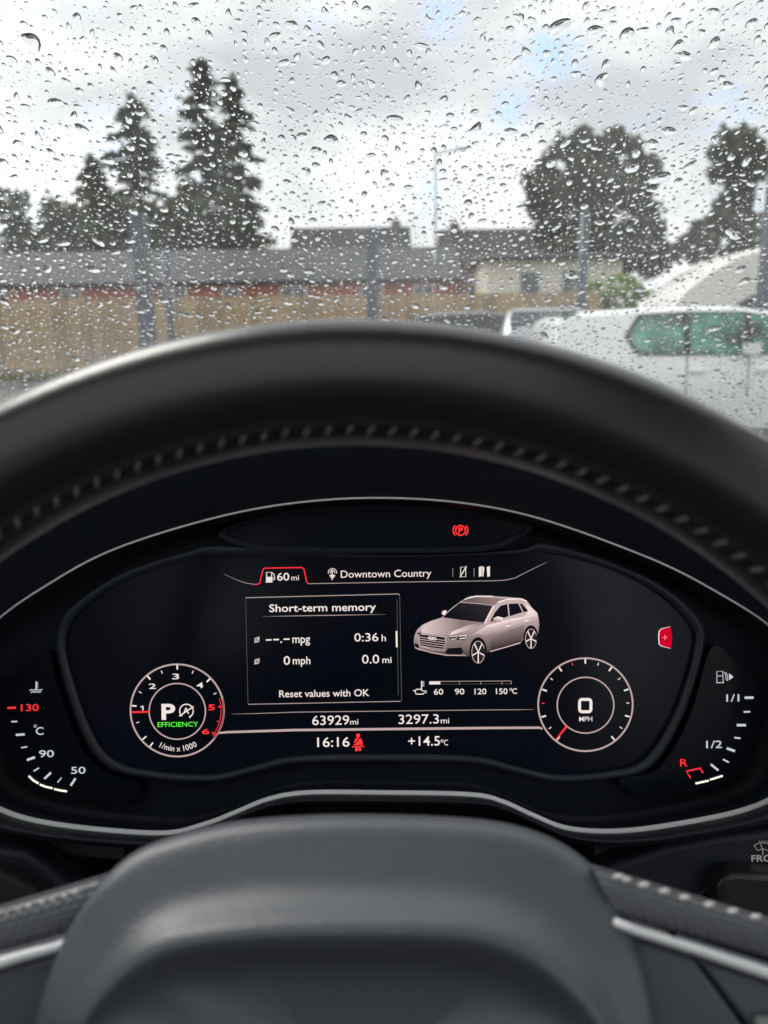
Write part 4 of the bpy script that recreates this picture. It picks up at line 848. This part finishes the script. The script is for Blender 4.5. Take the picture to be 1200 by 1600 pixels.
# ------------------------------------------------------------------ rain on the windscreen
def build_rain():
    m = bpy.data.materials.new('rain_water'); m.use_nodes = True; nt = m.node_tree; nt.nodes.clear()
    g = nt.nodes.new('ShaderNodeBsdfGlass'); g.inputs['IOR'].default_value = 1.333; g.inputs['Roughness'].default_value = 0
    oo = nt.nodes.new('ShaderNodeOutputMaterial'); nt.links.new(g.outputs[0], oo.inputs[0])
    r = random.Random(42)
    th = math.radians(52)
    def CAP(rho): return max(0, math.sqrt(1 - (rho * math.sin(th)) ** 2) - math.cos(th)) / (1 - math.cos(th))
    def drop(R, n, rings, shape):
        """vertices (a, s, h) of one drop about its centre on the glass; wide, teardrop or bent outline"""
        el = shape['el']; rot = shape['rot']; tail = shape['tail']; bend = shape['bend']; ph = shape['ph']; am = shape['am']
        ca, sa = math.cos(rot), math.sin(rot); H = R * shape['h']
        def xy(t, rho):
            q = R * rho * (1 + am * math.sin(2 * t + ph) + am * .7 * math.sin(3 * t + 2.1 * ph) + am * .4 * math.sin(5 * t + 3.3 * ph))
            x, y = q * math.cos(t) * el, q * math.sin(t)
            if tail: x *= 1 - tail * max(-.6, min(.85, y / R))
            if tail: y *= 1 + .5 * abs(tail)
            x += bend * y * y / R
            return x * ca - y * sa, x * sa + y * ca
        vs = []; fs = []
        prof = rings
        vs.append((0.0, 0.0, H))
        for rho in prof:
            for k in range(n):
                t = 2 * math.pi * k / n; x, y = xy(t, rho)
                hh = H * CAP(rho) * (1 - .30 * math.sin(t + rot) * rho)
                vs.append((x, y, hh))
        for k in range(n): fs.append((0, 1 + k, 1 + (k + 1) % n))
        for i in range(len(prof) - 1):
            a, b = 1 + i * n, 1 + (i + 1) * n
            for k in range(n): fs.append((a + k, b + k, b + (k + 1) % n, a + (k + 1) % n))
        base = len(vs); last = 1 + (len(prof) - 1) * n
        vs += [vs[last + k] for k in range(n)]; nd = len(fs)
        fs.append([base + k for k in range(n)][::-1])
        return vs, [list(f)[::-1] for f in fs], nd
    def shape(big):
        u = r.random()
        s = dict(el=r.uniform(.62, 1.12), rot=r.gauss(0, .25), tail=0, bend=r.gauss(0, .12), ph=r.uniform(0, 6.28), am=r.uniform(.0, .10), h=r.uniform(.32, .48))
        if big and u < .30: s.update(el=r.uniform(.6, .85), tail=r.choice((-1, -1, 1)) * r.uniform(.2, .6), rot=r.gauss(0, .5))
        elif big and u < .42: s.update(el=r.uniform(1.3, 1.9), rot=r.gauss(0, .5), bend=r.gauss(0, .35))
        elif u < .62: s.update(el=r.uniform(.45, .7), rot=r.gauss(.2, .8), bend=r.gauss(0, .4))
        return s
    # place on the glass, keeping drops apart
    cell = .006; grid = {}
    def free(a, s, R):
        i, j = int(a // cell), int(s // cell)
        for x in range(i - 2, i + 3):
            for y in range(j - 2, j + 3):
                for (p, q, R2) in grid.get((x, y), ()):
                    if (p - a) ** 2 + (q - s) ** 2 < ((R + R2) * 1.12) ** 2: return False
        grid.setdefault((i, j), []).append((a, s, R)); return True
    drops = []
    def seen(a, s, m=-5):
        p = ws(a, s) - CAM; d = p.dot(FW); return (-m < 600 + FPX * p.dot(RT) / d < 1200 + m) and (-m < 800 - FPX * p.dot(UP) / d < 670 + m)
    A0, A1, S0, S1 = -.60, .60, -.30, .42
    for cnt, lo, hi in ((190, .0036, .0056), (2400, .0023, .0036), (10500, .0013, .0023), (42000, .0004, .0013)):
        for i in range(cnt):
            for tr in range(6):
                a, s = r.uniform(A0, A1), S0 + (S1 - S0) * r.random() ** (1.5 if lo < .0005 else 1.35); R = lo + (hi - lo) * r.random() ** 1.6
                if r.random() > .62 + .38 * math.sin(a * 31 + 2 * math.sin(s * 23)) * math.sin(s * 37 + 2.2 * math.sin(a * 19 + 1)): continue
                if free(a, s, R): drops.append((R, a, s)); break
    drops = [(R, a, s) for R, a, s in drops if R > .0013 or seen(a, s, 110)]
    drops.sort(key=lambda q: (not (seen(q[1], q[2]) and q[0] > .002), -q[0]))      # the largest in view come first: one object each
    b = MB(); flat = []
    for i, (R, a, s) in enumerate(drops):
        big = R > .0012
        vs, fs, nd = drop(R, 22 if i < 300 else (14 if big else 9), (.3, .55, .75, .88, .96, 1.0) if i < 300 else ((.45, .75, .93, 1.0) if big else (.55, .88, 1.0)), shape(big))
        W = [ws(a + x, s + y, .0004 + h) for x, y, h in vs]
        if i < 300:
            o = mk('raindrop', W, fs, m, loc=ws(a, s, .0004)); sm = [True] * len(fs); sm[nd] = False; o.data.polygons.foreach_set('use_smooth', sm)
            tag(o, 'clear raindrop clinging to the outside of the windscreen', 'raindrop', 'raindrops on the windscreen')
        else:
            flat.append(len(b.f) + nd); b.add(W, fs)
    o = b.build('raindrop_spatter', m); sm = [True] * len(b.f)
    for k in flat: sm[k] = False
    o.data.polygons.foreach_set('use_smooth', sm)
    tag(o, 'fine spatter of small raindrops all over the windscreen', 'raindrops', kind='stuff')
    print('drops', len(drops), sum(len(f) - 2 for f in b.f))
build_rain()
